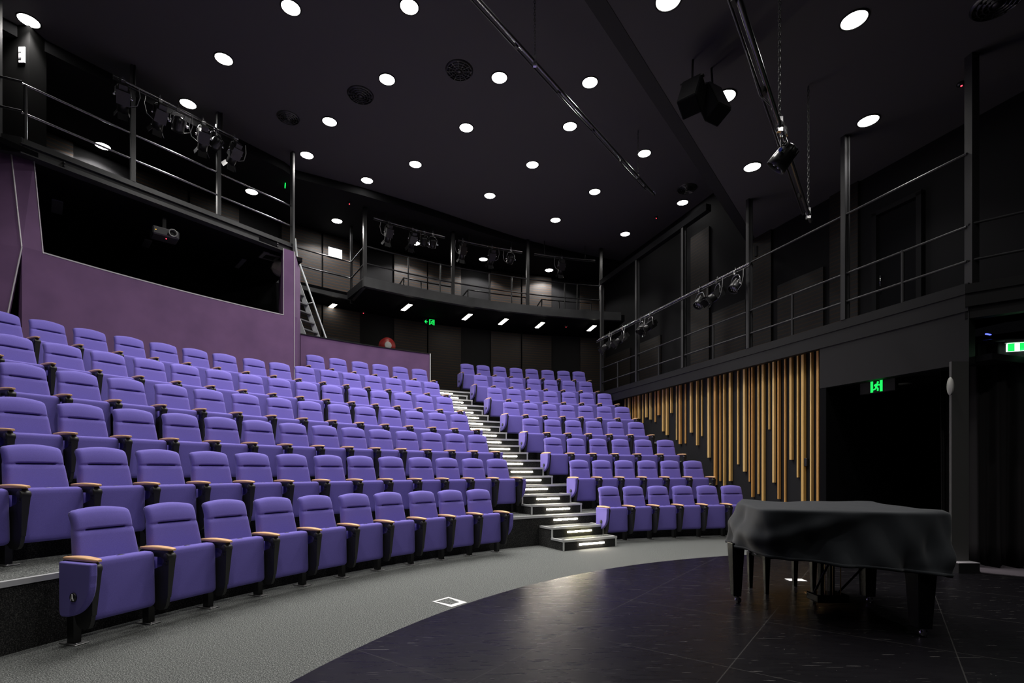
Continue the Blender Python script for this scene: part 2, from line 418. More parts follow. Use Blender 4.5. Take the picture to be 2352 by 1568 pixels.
# folded purple end panel at the far left
Fd = Vector((-7.47, 7.74, 4.71)); U1 = Vector((-7.74, 7.85, 6.20)); U2 = Vector((-7.54, 8.01, 6.20)); Wn = Vector((*P(PW, th_w), 4.71)); Dn = Vector((-7.60, 7.36, 2.2))
th_v = Vector((-.09, .12, 0))
def plate(pts, t, name, m):
    n = len(pts); vs = [Vector(p) for p in pts]+[Vector(p)+t for p in pts]
    fs = [tuple(range(n)), tuple(range(2*n-1, n-1, -1))]+[(i, n+i, n+(i+1) % n, (i+1) % n) for i in range(n)]
    return struct(MB().add(vs, fs).build(name, m))
plate([Fd, U1, U2, Wn], th_v, 'wall_left', M_purp)
Lx = Vector((-2.6, -1.5, 0))
plate([Dn, Fd, Fd+Lx, Dn+Lx], th_v, 'wall_left', M_purp)
plate([Fd, U1, U1+Lx, Fd+Lx], th_v, 'wall_left', M_purp)
edge(Fd, U1, .011, 'trim_12'); edge(Fd, Dn, .011, 'trim_13'); edge(Wn, U2, .009, 'trim_14')
# control room behind the sill
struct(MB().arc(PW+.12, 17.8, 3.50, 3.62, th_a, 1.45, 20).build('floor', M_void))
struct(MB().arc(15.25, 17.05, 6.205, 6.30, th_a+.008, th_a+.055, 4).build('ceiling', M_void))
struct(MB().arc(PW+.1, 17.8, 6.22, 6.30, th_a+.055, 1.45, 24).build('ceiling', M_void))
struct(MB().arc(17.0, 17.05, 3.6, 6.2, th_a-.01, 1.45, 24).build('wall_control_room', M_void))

# ================================================================ AISLE STAIR
rad = Vector((-sin(AIS), cos(AIS))); tan = Vector((cos(AIS), sin(AIS)))
C0 = Vector((CX, CY))
HW = .56
def ais(R, s): v = C0+rad*R+tan*s; return (v.x, v.y)
FRONTS = (-.76, -.42)
for k in range(2, 9):
    Rt = tier_R(k)
    for j, off in enumerate(FRONTS):
        zt = ZT(k-1)+RISE*(j+1)/3.0; R0 = Rt+off; z0 = ZT(k-1)
        ctr = ais(R0, 0)
        lab = 'white-edged aisle step, %s of the two %s' % (('lower', 'upper')[j],
              ('rising from the floor' if k == 2 else 'between the %s and %s seat rows' % (ORD[k-1], ORD[k])))
        t = thing('aisle_step', lab, 'step', (*ctr, z0), AIS, 'carpeted steps of the lit aisle stair')
        dp = (FRONTS[1]-FRONTS[0]-.001 if j == 0 else Rt-R0-.012); h = zt-z0-.001
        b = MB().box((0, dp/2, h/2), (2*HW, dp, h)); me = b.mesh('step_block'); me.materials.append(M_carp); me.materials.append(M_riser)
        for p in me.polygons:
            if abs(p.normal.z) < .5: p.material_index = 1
        o = bpy.data.objects.new('step_block', me); COL.objects.link(o); o.parent = t
        n = MB().box((0, .018, h+.001), (2*HW+.02, .05, .012)).box((0, -.003, h-.014), (2*HW+.02, .012, .032))
        end = min(dp, .36)
        for sx in (-1, 1): n.box((sx*(HW-.012), end/2, h+.001), (.045, end, .012)).box((sx*(HW+.003), end/2, h-.012), (.012, end, .03))
        n.build('nosing', M_alu, t)
        zb = 0 if j == 0 else RISE/3.0
        for sx in (-1, 1): MB().box((sx*(HW-.012), -.003, (h+zb)/2), (.028, .010, h-zb)).build('corner_trim', M_alu, t)
# lights: one on every riser
cnt = 0
for k in range(2, 9):
    Rt = tier_R(k)
    for j in range(3):
        cnt += 1
        Rf = Rt+(FRONTS[j] if j < 2 else 0); zc = ZT(k-1)+RISE*(j+.47)/3.0+.005
        c = ais(Rf-.004, .02)
        t = thing('step_light', 'glowing linear step light on the %s riser up the aisle stair' % ordn(cnt), 'light', (*c, zc), AIS, 'linear lights on the aisle stair risers')
        ln = .53
        MB().bevbox((0, 0, 0), (ln, .012, .034), .004).build('housing', M_alu, t)
        MB().bevbox((0, -.009, 0), (ln-.01, .010, .026), .003).build('diffuser', M_stepy if cnt == 2 else M_stepl, t)

# ================================================================ THEATRE SEATS
def back_mesh():
    zb, ts = .40, [0, .03, .1, .22, .36, .5, .58, .66, .71, .732, .740, .748, .756, .78, .82, .88, .93, .97, .99, 1.0]
    xs = [-1, -.985, -.95, -.88, -.78, -.70, -.62, -.4, -.2, 0, .2, .4, .62, .70, .78, .88, .95, .985, 1]
    def prof(t):
        pts = [(0, -.050), (.15, -.038), (.36, -.012), (.5, .005), (.62, .020), (.735, .035), (.755, .031), (.82, .037), (.90, .050), (1, .080)]
        for (a, ya), (b, yb) in zip(pts, pts[1:]):
            if t <= b: return ya+(yb-ya)*(t-a)/(b-a)
        return pts[-1][1]
    def pt(s, t, back):
        w = .246-.036*min(1, t/.78)
        top = 1.021-.030*s*s-(.012*max(0, (abs(s)-.9)/.1)**2)
        flat = min(1, max(0, (t-.74)/.26)); z = zb+(1.006-zb)*t+(top-1.006)*flat
        y = prof(t)
        e = max(0, (abs(s)-.90)/.10); et = max(0, (t-.965)/.035); eb = max(0, (.05-t)/.05)
        if back: y += .085-.022*e*e-.03*et*et
        else:
            y += .022*e**2.5+.022*et**2+.02*eb**2+.006*s*s
            y += -.012*(abs(s)**2)*(1 if .1 < t < .72 else 0)
            if abs(s) < .70: y += {.732: .004, .740: .032, .748: .026, .756: .0}.get(t, 0)*min(1, (.72-abs(s))*12)
        return (w*s, y, z)
    b = MB(); nx, nt = len(xs), len(ts)
    vs = [pt(s, t, False) for t in ts for s in xs]+[pt(s, t, True) for t in ts for s in xs]
    fs = []; N = nx*nt
    for j in range(nt-1):
        for i in range(nx-1):
            a = j*nx+i; fs.append((a, a+1, a+nx+1, a+nx)); fs.append((N+a, N+a+nx, N+a+nx+1, N+a+1))
    for j in range(nt-1):
        a = j*nx; fs.append((a, a+nx, N+a+nx, N+a)); a = j*nx+nx-1; fs.append((a, N+a, N+a+nx, a+nx))
    for i in range(nx-1):
        a = i; fs.append((a, N+a, N+a+1, a+1)); a = (nt-1)*nx+i; fs.append((a, a+1, N+a+1, N+a))
    b.add(vs, fs, True); return b
def cushion_mesh():
    ss = [-1, -.985, -.95, -.88, -.75, -.4, 0, .4, .75, .88, .95, .985, 1]
    def pt(s, t, back):
        wd = .238+.010*(1-t)/2; z = .418+.228*t
        e = max(0, (abs(s)-.88)/.12); f = max(0, (abs(t)-.9)/.1)
        wd -= .012*f*f; z -= (.010*e*e)*(1 if t > 0 else -1)
        y = -.185+.022*(e*e+f*f)-.006*(1-s*s)*(1-t*t)
        if back: y = -.085-.02*(e*e+f*f)
        return (wd*s, y, z)
    n = len(ss); N = n*n
    vs = [pt(s, t, False) for t in ss for s in ss]+[pt(s, t, True) for t in ss for s in ss]; fs = []
    for j in range(n-1):
        for i in range(n-1):
            a = j*n+i; fs.append((a, a+1, a+n+1, a+n)); fs.append((N+a, N+a+n, N+a+n+1, N+a+1))
    for j in range(n-1):
        a = j*n; fs.append((a, a+n, N+a+n, N+a)); a = j*n+n-1; fs.append((a, N+a, N+a+n, a+n))
        a = j; fs.append((a, N+a, N+a+1, a+1)); a = (n-1)*n+j; fs.append((a, a+1, N+a+1, N+a))
    b = MB(); b.add(vs, fs, True); return b
def armrest_mesh():
    b = MB()
    def half(t): return .024+.011*sin(pi*min(1, max(0, t*1.05)))**.7
    sec = 12; vs = []; rings = 15
    for i in range(rings):
        t = i/(rings-1); y = -.352+.395*t; h = half(t); e = .55 if i in (0, rings-1) else 1
        zt = .668+.012*sin(pi*t); zb = .646
        for a in range(sec):
            an = 2*pi*a/sec; ca, sa = cos(an), sin(an)
            x = h*e*(abs(ca)**.5)*(1 if ca >= 0 else -1)
            z = (zt+zb)/2+(zt-zb)/2*(abs(sa)**.5)*(1 if sa >= 0 else -1)*(.7 if e < 1 else 1)
            vs.append((x, y, z))
    fs = [(i*sec+j, i*sec+(j+1) % sec, i*sec+sec+(j+1) % sec, i*sec+sec+j) for i in range(rings-1) for j in range(sec)]
    b.add(vs, fs, True); m = (rings-1)*sec
    b.add(vs, [tuple(range(sec)), tuple(range(m+sec-1, m-1, -1))]); return b
def armpanel_mesh():
    b = MB()
    b.prism([(-.315, .62), (-.305, .645), (.02, .645), (.04, .62), (.02, .592), (-.22, .592), (-.27, .565), (-.315, .585)], -.022, .022)
    b.prism([(-.325, .605), (-.270, .592), (-.225, .520), (.00, .440), (.045, .455), (.045, .36), (.0, .335), (-.06, .29), (-.095, .235), (-.115, .185), (-.15, .158), (-.20, .150), (-.245, .160),
             (-.268, .190), (-.280, .23), (-.288, .28), (-.300, .40), (-.312, .52)], -.014, .014)
    b.add([(-.030, -.326, .585), (.030, -.326, .585), (.030, -.265, .585), (-.030, -.265, .585), (-.015, -.292, .26), (.015, -.292, .26), (.015, -.262, .26), (-.015, -.262, .26)],
          [(0, 1, 2, 3), (7, 6, 5, 4), (0, 4, 5, 1), (1, 5, 6, 2), (2, 6, 7, 3), (3, 7, 4, 0)])
    b.prism([(-.02, .62), (.045, .62), (.055, .44), (0, .44)], -.015, .015)
    M = Matrix.Rotation(pi/2, 3, 'Y')
    b.lathe([(.0, -.036), (.030, -.036), (.034, -.030), (.034, .030), (.030, .036), (0, .036)], (0, -.295, .597), 14, M)
    b.lathe([(.0, -.030), (.018, -.030), (.018, .030), (0, .030)], (0, -.290, .548), 10, M)
    b.box((0, -.07, .33), (.06, .07, .09)); return b
def pedestal_mesh(): return MB().box((.065, .05, .20), (.052, .075, .39))
def foot_mesh():
    b = MB().bevbox((.065, .05, .005), (.10, .19, .008), .003)
    for sx in (-1, 1): b.lathe([(.009, .008), (.009, .016), (0, .016)], (.065+sx*.028, .05+.075*sx, 0), 6)
    return b
def endpanel_mesh(sgn):
    pr = [(-.015, .644), (-.017, .29), (-.025, .255), (-.05, .245)]
    for i in range(1, 17):
        a = pi/2*i/16; pr.append((-.07-.29*sin(a), .245+.25*(1-cos(a))+.01*sin(a)))
    pr += [(-.368, .56), (-.368, .644)]
    return MB().prism(pr, min(0, sgn*.05), max(0, sgn*.05))
ME = {}
for nm, fn, m in (('backrest', back_mesh, M_fab), ('seat_cushion', cushion_mesh, M_fab), ('armrest', armrest_mesh, M_beech), ('arm_panel', armpanel_mesh, M_blk),
                  ('pedestal', pedestal_mesh, M_blk), ('foot_plate', foot_mesh, M_plate)):
    me = fn().mesh(nm); me.materials.append(m); ME[nm] = me
ME['number_plate'] = MB().lathe([(0, 0), (.030, 0), (.030, .003), (.020, .0035), (.020, .0045), (0, .0045)], (0, 0, 0), 18, Matrix.Diagonal((1, .45, 1))).mesh('number_plate')
ME['number_plate'].materials.append(M_blk)
for s in (-1, 1):
    me = endpanel_mesh(s).mesh('end_panel'); me.materials.append(M_fab); ME['end%d' % s] = me
    bd = MB().lathe([(.0, 0), (.030, 0), (.034, .004), (.032, .012), (0, .014)], (0, 0, 0), 20, Matrix.Rotation(s*pi/2, 3, 'Y')).mesh('row_badge'); bd.materials.append(M_steel); ME['badge%d' % s] = bd
def part(nm, me, parent, loc=(0, 0, 0)):
    o = bpy.data.objects.new(nm, ME[me]); COL.objects.link(o); o.parent = parent; o.location = loc; return o
def support(t, x):
    part('armrest', 'armrest', t, (x, 0, 0)); part('arm_panel', 'arm_panel', t, (x, 0, 0))
    p = part('pedestal', 'pedestal', t, (x, 0, 0)); part('foot_plate', 'foot_plate', p)
def end_panel(t, x, s, letter=None):
    e = part('end_panel', 'end%d' % s, t, (x+s*.022, 0, 0))
    bv = e.modifiers.new('bevel', 'BEVEL'); bv.width = .012; bv.segments = 3; bv.limit_method = 'ANGLE'; bv.angle_limit = radians(50)
    bd = part('row_badge', 'badge%d' % s, e, (s*.05, -.195, .40))
    if letter:
        # the raised white row letter A on the badge
        lb = MB()
        for (y0, z0), (y1, z1) in (((.010, -.016), (0, .018)), ((0, .018), (-.010, -.016)), ((.006, -.004), (-.006, -.004))):
            lb.tube([(0, y0*1.3, z0*1.3), (0, y1*1.3, z1*1.3)], .0034, 6)
        l = lb.build('row_letter', M_white, e, (s*.0645, -.195, .40))
ROWS = {
'L1': [1.2229, 1.1639, 1.1082, 1.0505, 0.9938, 0.9346, 0.878, 0.8176, 0.7625, 0.7054],
'L2': [1.2173, 1.1653, 1.1148, 1.0625, 1.0116, 0.9597, 0.9065, 0.8556, 0.8035, 0.7503, 0.6994, 0.6473, 0.5964],
'L3': [1.1371, 1.091, 1.0442, 0.9986, 0.953, 0.9051, 0.8583, 0.8128, 0.7673, 0.7204, 0.6738, 0.6277, 0.5825],
'L4': [1.1459, 1.1031, 1.0595, 1.014, 0.9718, 0.9267, 0.8811, 0.8371, 0.7913, 0.7481, 0.7045, 0.6605, 0.6175, 0.5741],
'L5': [1.0846, 1.0445, 1.004, 0.9653, 0.9252, 0.8848, 0.8452, 0.8053, 0.7656, 0.7231, 0.6858, 0.6447, 0.6049, 0.5656],
'L6': [1.0715, 1.0346, 0.9969, 0.9608, 0.9247, 0.8887, 0.85, 0.8142, 0.7773, 0.7386, 0.7026, 0.6661, 0.6296, 0.5935, 0.5588],
'L7': [0.7345, 0.698, 0.661, 0.6255, 0.5898, 0.5543],
'R8': [0.4376, 0.4054, 0.3718, 0.3377, 0.3049, 0.2715, 0.2375, 0.2052],
'R7': [0.4343, 0.3972, 0.3611, 0.3242, 0.2883, 0.2498, 0.2135],
'R6': [0.4327, 0.3932, 0.3546, 0.3152, 0.276, 0.2371, 0.1984],
'R5': [0.4305, 0.3893, 0.3488, 0.3103, 0.27, 0.2289, 0.1896],
'R4': [0.4257, 0.3784, 0.3332, 0.2875, 0.24, 0.194],
'R3': [0.4212, 0.3708, 0.3206, 0.2703, 0.2188, 0.1689],
'R2': [0.4159, 0.3644, 0.3127, 0.2601, 0.2076, 0.1553],
'R1': [0.4122, 0.3547, 0.2964, 0.2386, 0.1817, 0.1253]}
EXTRA = {'L2': 2, 'L3': 2, 'L4': 1, 'L5': 2, 'L6': 1}
for r, ths in ROWS.items():
    k = int(r[1]); R = ROW1+PITCH*(k-1)-.105; z = ZT(k)+(.0 if k > 1 else 0)
    sp = abs(ths[-1]-ths[0])/(len(ths)-1)
    ths = [ths[0]+sp*e for e in range(EXTRA.get(r, 0), 0, -1)]+list(ths)
    n = len(ths)
    for i, t_ in enumerate(ths):
        if r[0] == 'L':
            side, pos = 'left', n-i
        else:
            side, pos = 'right', i+1
        lab = 'purple tip-up theatre seat, %s from the aisle in the %s row, %s block' % (ordn(pos), ordn(k), side)
        t = thing('theatre_seat', lab, 'seat', P(R, t_, z), t_, 'purple seats in the %s row of the %s block' % (ordn(k), side))
        part('backrest', 'backrest', t); part('seat_cushion', 'seat_cushion', t)
        part('number_plate', 'number_plate', t, (0, -.13, .644))
        hs = (t_-ths[i+1])*R/2 if i < n-1 else sp*R/2
        support(t, hs)
        if i == 0 and (r[0] == 'R' or r == 'L1'):
            support(t, -sp*R/2-.012); end_panel(t, -sp*R/2-.012, -1, 'A' if r == 'L1' else None)
        elif i == 0 and r == 'L7': support(t, -sp*R/2)
        if i == n-1 and r[0] == 'L': end_panel(t, hs, 1)

# ================================================================ TIMBER BATTENS
BAT = [(275, 290, 610), (298, 322, 610), (333, 345, 612), (347, 368, 600), (372, 395, 595), (407, 420, 625), (428, 451, 583), (460, 482, 600), (500, 514, 618), (520, 545, 567),
       (555, 577, 688), (582, 608, 716), (615, 640, 550), (660, 673, 752), (680, 706, 782), (726, 741, 778), (762, 790, 697), (808, 836, 792), (849, 865, 723),
       (894, 924, 885), (941, 972, 1090), (985, 1003, 1060), (1011, 1040, 1097), (1054, 1087, 1060), (1118, 1138, 935), (1160, 1194, 989), (1206, 1220, 1065),
       (1222, 1252, 1180), (1270, 1292, 1157), (1300, 1334, 1215), (1353, 1371, 674), (1380, 1412, 1072), (1417, 1450, 1195), (1470, 1493, 1300), (1507, 1545, 901),
       (1564, 1588, 1033), (1594, 1638, 1320), (1660, 1695, 1300), (1710, 1748, 1340)]
nb_ = len(BAT)
for i, (xl, xr, bt) in enumerate(BAT):
    ul, ur, vb = 1350+xl/3.267, 1350+xr/3.267, 780+bt/3.267
    y0_ = line_y(K(ul), C_WALL); dep = max(.022, min(.075, .48*(ur-ul)*y0_/910.0))
    if i % 5 == 2: dep *= 1.15
    yl, yr = line_y(K(ul), C_WALL-dep*1.0584), line_y(K(ur), C_WALL)
    wd = max(.026, (yl-yr)/.9448*1.3); ym = (yl+yr)/2
    zb = max(.02, 1.3-(vb-1082)*ym/F); c = on(C_WALL, ym, -dep/2-.001)
    b = MB().box((0, 0, 0), (dep, wd, 3.415-zb))
    o = b.build('timber_batten', M_oak[(i*7+i//3) % 4], None, (c.x, c.y, (3.415+zb)/2), atan2(nn.y, nn.x), bevel=.004)
    tag(o, 'vertical timber batten on the dark side wall, %s counted from the black doorway' % ordn(nb_-i), 'batten', 'timber battens of the side wall')
# small black socket box among the battens
c = on(C_WALL, line_y(K(1853), C_WALL), -.03)
tag(MB().bevbox((0, 0, 0), (.05, .09, .14), .005).build('socket_box', M_blk, None, (c.x, c.y, 1.3-(1057-1082)*7.6/F), atan2(nn.y, nn.x)), 'small black socket box between battens near the doorway', 'socket')

# ================================================================ RAILINGS
def rail_thing(name, label, cat='railing', group=None): return thing(name, label, cat, (0, 0, 0), 0, group)
# right balcony
rb = rail_thing('balcony_railing', 'dark steel railing with tall posts along the right side balcony')
ys = [15.68, 13.84, 11.99, 10.09, 8.19]
rz = atan2(nn.y, nn.x)
for y in ys:
    c = on(C_FAS, y, .04); zt = CEIL2 if y < 11 else 7.05
    MB().box((c.x, c.y, (3.74+zt)/2), (.10, .075, zt-3.74), rz).box((c.x+nn.x*.02, c.y+nn.y*.02, (3.74+zt)/2), (.03, .12, zt-3.75), rz).build('post', M_post, rb)
struct(slab(C_FAS, 11.2, 15.73, 7.05, 7.20, -.02, .12).build('trim_23', M_void))
for z, y1, r in ((4.03, 15.7, .017), (4.48, 15.7, .017), (5.43, 15.7, .017)):
    MB().tube([(*on(C_FAS, 6.60, .03), z), (*on(C_FAS, y1, .03), z)], r).build('rail', M_post, rb)
for u in (1417, 1511, 1636, 1817.4, 2070):
    c = on(C_FAS, line_y(K(u), C_FAS), .03); MB().tube([(*c, 3.74), (*c, 4.50)], .022).build('baluster', M_post, rb)
rc = rail_thing('balcony_railing', 'dark steel railing with broad corner post at the far right balcony')
cp = corner+Vector((.075, .03))
MB().box((cp.x+.0, cp.y, (3.72+CEIL2)/2), (.105, .10, CEIL2-3.72), .1).build('post', M_post, rc)
for z in (4.03, 4.50): MB().tube([(*(corner+d2*0+n2*.03), z), (*(corner+d2*6.5+n2*.03), z)], .017).build('rail', M_post, rc)
# rear gallery
struct(MB().arc(15.74, 15.86, 6.19, 6.45, .13, th_ := atan2(CX+3.94, 13.46-CY), 50).build('trim_15', M_gal))
struct(MB().arc(15.86, 17.98, 6.20, 6.40, .12, th_, 50).build('floor', M_void))
struct(MB().arc(17.08, 17.98, 6.20, 6.40, th_, .86, 20).build('floor', M_void))
th2 = atan2(CX+4.62, 14.56-CY)
struct(MB().arc(17.02, 17.10, 6.19, 6.30, th2, .80, 16).build('trim_16', M_gal))
struct(MB().strip([P(15.8, th_), P(17.05, th2)], [(P(15.8, th_)[0]+.06, P(15.8, th_)[1]+.06), (P(17.05, th2)[0]+.06, P(17.05, th2)[1]+.06)], 6.19, 6.45).build('trim_17', M_gal))
rg = rail_thing('gallery_railing', 'black tubular railing along the curved rear gallery')
def th_u(u, R):
    k = K(u); a = 1+k*k; b = -2*(CX*k+CY); c = CX*CX+CY*CY-R*R; y = (-b+sqrt(b*b-4*a*c))/(2*a); return atan2(CX-k*y, y-CY)
for u in (838, 1040, 1212, 1380):
    t = th_u(u, 15.8); MB().box(P(15.8, t, (6.45+CEIL)/2), (.09, .07, CEIL-6.45), t).build('post', M_steel, rg)
for u in (938, 1011, 1124, 1175, 1297, 1326):
    t = th_u(u, 15.8); MB().tube([P(15.8, t, 6.45), P(15.8, t, 7.28)], .02).build('baluster', M_steel, rg)
t0, t1 = th_u(1380, 15.8), th_u(838, 15.8)
for z in (6.82, 7.28):
    MB().tube([P(15.8, t0+(t1-t0)*i/30, z) for i in range(31)], .02).build('rail', M_steel, rg)
rn = rail_thing('gallery_railing', 'black tubular railing around the ladder opening of the gallery')
A = Vector(P(15.8, th_u(838, 15.8))); B = Vector(P(17.05, th2))
for z in (6.82, 7.28):
    MB().tube([(*A, z), (*B, z)]+[P(17.05, th2+(.80-th2)*i/8, z) for i in range(1, 9)], .02).build('rail', M_steel, rn)
MB().box((*B, 7.2), (.06, .06, 2.2), th2).build('post', M_steel, rn)
# inner gallery handrails (stair guard behind the railing)
for ua, ub, w_ in ((905, 1040, 'left'), (1048, 1212, 'middle'), (1222, 1360, 'right')):
    r_ = rail_thing('stair_handrail', 'short black handrail with posts inside the rear gallery, %s of three' % w_, 'handrail', 'inner handrails of the rear gallery')
    Ri = 16.5; ta, tb = th_u(ua, Ri), th_u(ub, Ri)
    pts = [P(Ri, ta, 6.45), P(Ri, ta+(tb-ta)*.16, 6.95)]+[P(Ri, ta+(tb-ta)*f, 6.95) for f in (.3, .5, .75, 1)]
    MB().tube(pts, .02).build('rail', M_steel, r_)
    for f in (.16, .45, .98): t = ta+(tb-ta)*f; MB().tube([P(Ri, t, 6.40), P(Ri, t, 6.95)], .02).build('post', M_steel, r_)
# left balcony: beam, railing
LB0 = Vector((-7.54, 7.815)); LB1 = Vector((-4.94, 11.46)); ld = (LB1-LB0).normalized(); ln_ = Vector((-ld.y, ld.x))
def lb(y): return LB0+ld*((y-LB0.y)/ld.y)
def lslab(y0, y1, z0, z1, t0, t1):
    return MB().extrude([tuple(lb(y0)+ln_*t0), tuple(lb(y1)+ln_*t0), tuple(lb(y1)+ln_*t1), tuple(lb(y0)+ln_*t1)], z0, z1)
b = lslab(7.83, 11.46, 6.19, 6.44, .02, .16); o = struct(b.build('trim_18', M_gal))
struct(lslab(7.80, 11.47, 6.185, 6.205, -.02, .16).build('trim_19', M_gal)); struct(lslab(7.80, 11.47, 6.335, 6.350, -.02, .16).build('trim_20', M_gal))
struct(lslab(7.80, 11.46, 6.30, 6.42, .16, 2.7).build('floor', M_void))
for y in (8.15, 8.18, 11.1, 11.13): pass
bb_ = MB()
for y in (8.22, 11.16):
    for z in (6.235, 6.29):
        p = lb(y); bb_.lathe([(.018, -.01), (.018, .02), (0, .02)], (p.x, p.y, z), 8, Matrix.Rotation(pi/2, 3, Vector((ld.x, ld.y, 0))))
bb_.build('bolts', M_steel, o)
struct(MB().extrude([tuple(LB0), tuple(LB0+Vector((-2.2, -.9))), tuple(LB0+Vector((-2.3, -.6))), tuple(LB0+Vector((-.1, .3)))], 6.19, 6.44).build('trim_21', M_gal))
rl = rail_thing('balcony_railing', 'black steel railing with tall posts on the left balcony')
for u in (308, 505):
    k = K(u); y = -13.11/(k-.713)*1.0
    p = lb(y)+ln_*.05
    MB().box((p.x, p.y, (6.44+CEIL)/2), (.07, .07, CEIL-6.44), .9).build('post', M_gal, rl)
for p in (LB0+ln_*.05+ld*.05,): MB().tube([(*p, 6.44), (*p, 7.29)], .025).build('baluster', M_gal, rl)
p = LB1+ln_*.02; MB().box((p.x, p.y, (6.19+CEIL)/2), (.05, .12, CEIL-6.19), .9).build('post', M_gal, rl)
for z in (6.84, 7.29): MB().tube([(*(LB0+ln_*.05), z), (*(LB1+ln_*.05), z)], .018).build('rail', M_pipe, rl)
r3 = rail_thing('balcony_railing', 'dim black railing stub beside the pier at upper left')
p = LB0+Vector((-.25, -.1)); MB().box((p.x, p.y, 7.35), (.05, .05, 2.3)).build('post', M_gal, r3)
for z in (6.84, 7.29): MB().tube([(*LB0, z), (*(LB0+Vector((-2.0, -.9))), z)], .018).build('rail', M_steel, r3)
struct(MB().box((-8.10, 8.35, 7.35), (.62, .3, 2.3)).build('wall_pier', mat('pier_black', (.002, .002, .002), .9, spec=.05)))
tag(MB().box((0, 0, 0), (.10, .012, .25), 0).build('paper_notice', M_white, None, (-7.90, 8.19, 1.3+956*8.19/F), .0), 'white paper notice on the dark pier at upper left', 'notice')
for o_ in (bpy.data.objects['paper_notice'],):
    nb = MB()
    for zz in (.07, -.09, -.12): nb.box((-.025, -.008, zz*.6), (.04, .003, .008))
    nb.build('printed_lines', M_dnote, o_)

# ================================================================ LADDER
t = thing('access_ladder', 'aluminium access ladder rising behind the low purple wall to the gallery', 'ladder')
pt_, pb_ = Vector((-5.62, 13.0, 6.50)), Vector((-4.56, 13.0, 3.61)); sh = Vector((-.20, -.45, 0))
dd_ = (pt_-pb_).normalized()
def bar(p0, p1, wv, tv):
    p0, p1, wv, tv = Vector(p0), Vector(p1), Vector(wv)/2, Vector(tv)/2
    vs = [p+a*wv+b*tv for p in (p0, p1) for a in (-1, 1) for b in (-1, 1)]
    return MB().add(vs, [(0, 1, 3, 2), (4, 6, 7, 5), (0, 4, 5, 1), (2, 3, 7, 6), (0, 2, 6, 4), (1, 5, 7, 3)])
for s_ in (Vector((0, 0, 0)), sh): bar(pb_+s_, pt_+s_, (.11, 0, .04), (0, .03, 0)).build('stringer', M_lad, t)
n = 12
for i in range(1, n):
    p = pb_+(pt_-pb_)*i/n
    vs = [p+Vector((-.07, 0, 0)), p+Vector((.05, 0, 0)), p+Vector((.05, 0, 0))+sh, p+Vector((-.07, 0, 0))+sh]; tt = Vector((0, 0, .03))
    MB().add(vs+[v+tt for v in vs], [(0, 3, 2, 1), (4, 5, 6, 7), (0, 1, 5, 4), (1, 2, 6, 5), (2, 3, 7, 6), (3, 0, 4, 7)]).build('tread', mat('ladder_tread', (.16, .16, .17), .5, metal=.3), t)
h0, h1 = Vector((-4.42, 13.0, 3.75)), Vector((-5.50, 13.0, 6.80))
MB().tube([h0, h1, h1+Vector((-.05, 0, .45))], .022).build('handrail', M_lad, t)
q1 = Vector((-5.08, 13.0, 5.62)); MB().tube([q1, q1+Vector((-.2, -.02, -.05))], .014).build('bracket', M_lad, t)
tag(MB().tube([(-6.1, 13.1, 6.45), (-6.35, 13.15, 7.15), (-6.0, 13.05, 7.15)], .03).build('ladder_handrail_hoop', M_lad), 'pale ladder grab rail seen above the left balcony beam', 'handrail')

# ================================================================ CEILING LIGHTS
def spot(name, loc, power, angle=108, blend=.7, rad_=.09, parent=None, col=(1, .965, .93), rot=(0, 0, 0)):
    l = bpy.data.lights.new(name, 'SPOT'); l.energy = power; l.spot_size = radians(angle); l.spot_blend = blend; l.shadow_soft_size = rad_; l.color = col
    o = bpy.data.objects.new(name, l); COL.objects.link(o); o.location = loc; o.rotation_euler = rot
    if parent: o.parent = parent
    return o
def downlight(x, y, zc, label, power, group, r=.135, **kw):
    t = thing('downlight', label, 'light', (x, y, zc), 0, group)
    MB().lathe([(r+.022, 0), (r+.022, -.008), (r+.004, -.014), (r, -.006), (r, -.002)], (0, 0, 0), 28, cap=False).build('trim_ring', M_grey, t)
    MB().lathe([(r, -.004), (.0, -.007)], (0, 0, 0), 28, cap=False).build('lens', M_lamp, t)
    spot('lamp', (0, 0, -.05), power, parent=t, **kw)
    return t
main_uv = [(668, 17), (940, 15), (514, 135), (432, 238), (889, 182), (1147, 178), (1355, 189), (1071, 293), (1309, 290), (757, 279), (705, 356), (954, 377), (1223, 378), (1480, 352),
           (1366, 440), (1125, 449), (843, 414), (1276, 505), (1436, 537), (1568, 465), (66, 47)]
pts = []
for u, v in main_uv:
    y = (CEIL-1.3)*F/(1082-v); pts.append((K(u)*y, y, u, v))
G = 'round recessed downlights of the black ceiling'
rows_ = sorted(pts, key=lambda p: (round(p[3]/60), p[2]))
NAMES = {(668, 17): 'at the top edge, left of the hanging pipe', (940, 15): 'at the top edge, just left of the chain-hung pipe', (514, 135): 'alone in the upper left, above the balcony',
 (432, 238): 'just above the left balcony lighting bar', (889, 182): 'left of the large round air vent', (1147, 178): 'between the air vent and the hanging pipe', (1355, 189): 'nearest right of the hanging pipe middle',
 (1071, 293): 'second row, left of the hanging pipe', (1309, 290): 'just above the hanging pipe middle', (757, 279): 'left of centre, above the balcony end post', (705, 356): 'small, cut by the left gallery ceiling edge',
 (954, 377): 'third row, left of centre', (1223, 378): 'third row, centre, under the hanging pipe', (1480, 352): 'beside the far chain of the hanging pipe', (1366, 440): 'left of the hanging pipe far end',
 (1125, 449): 'fourth row, centre left', (843, 414): 'thin sliver at the rear ceiling edge, left', (1276, 505): 'fifth row, centre', (1436, 537): 'hindmost and lowest, above the rear gallery right end',
 (1568, 465): 'right of the hanging pipe far end', (66, 47): 'in the top left corner beside the pier'}
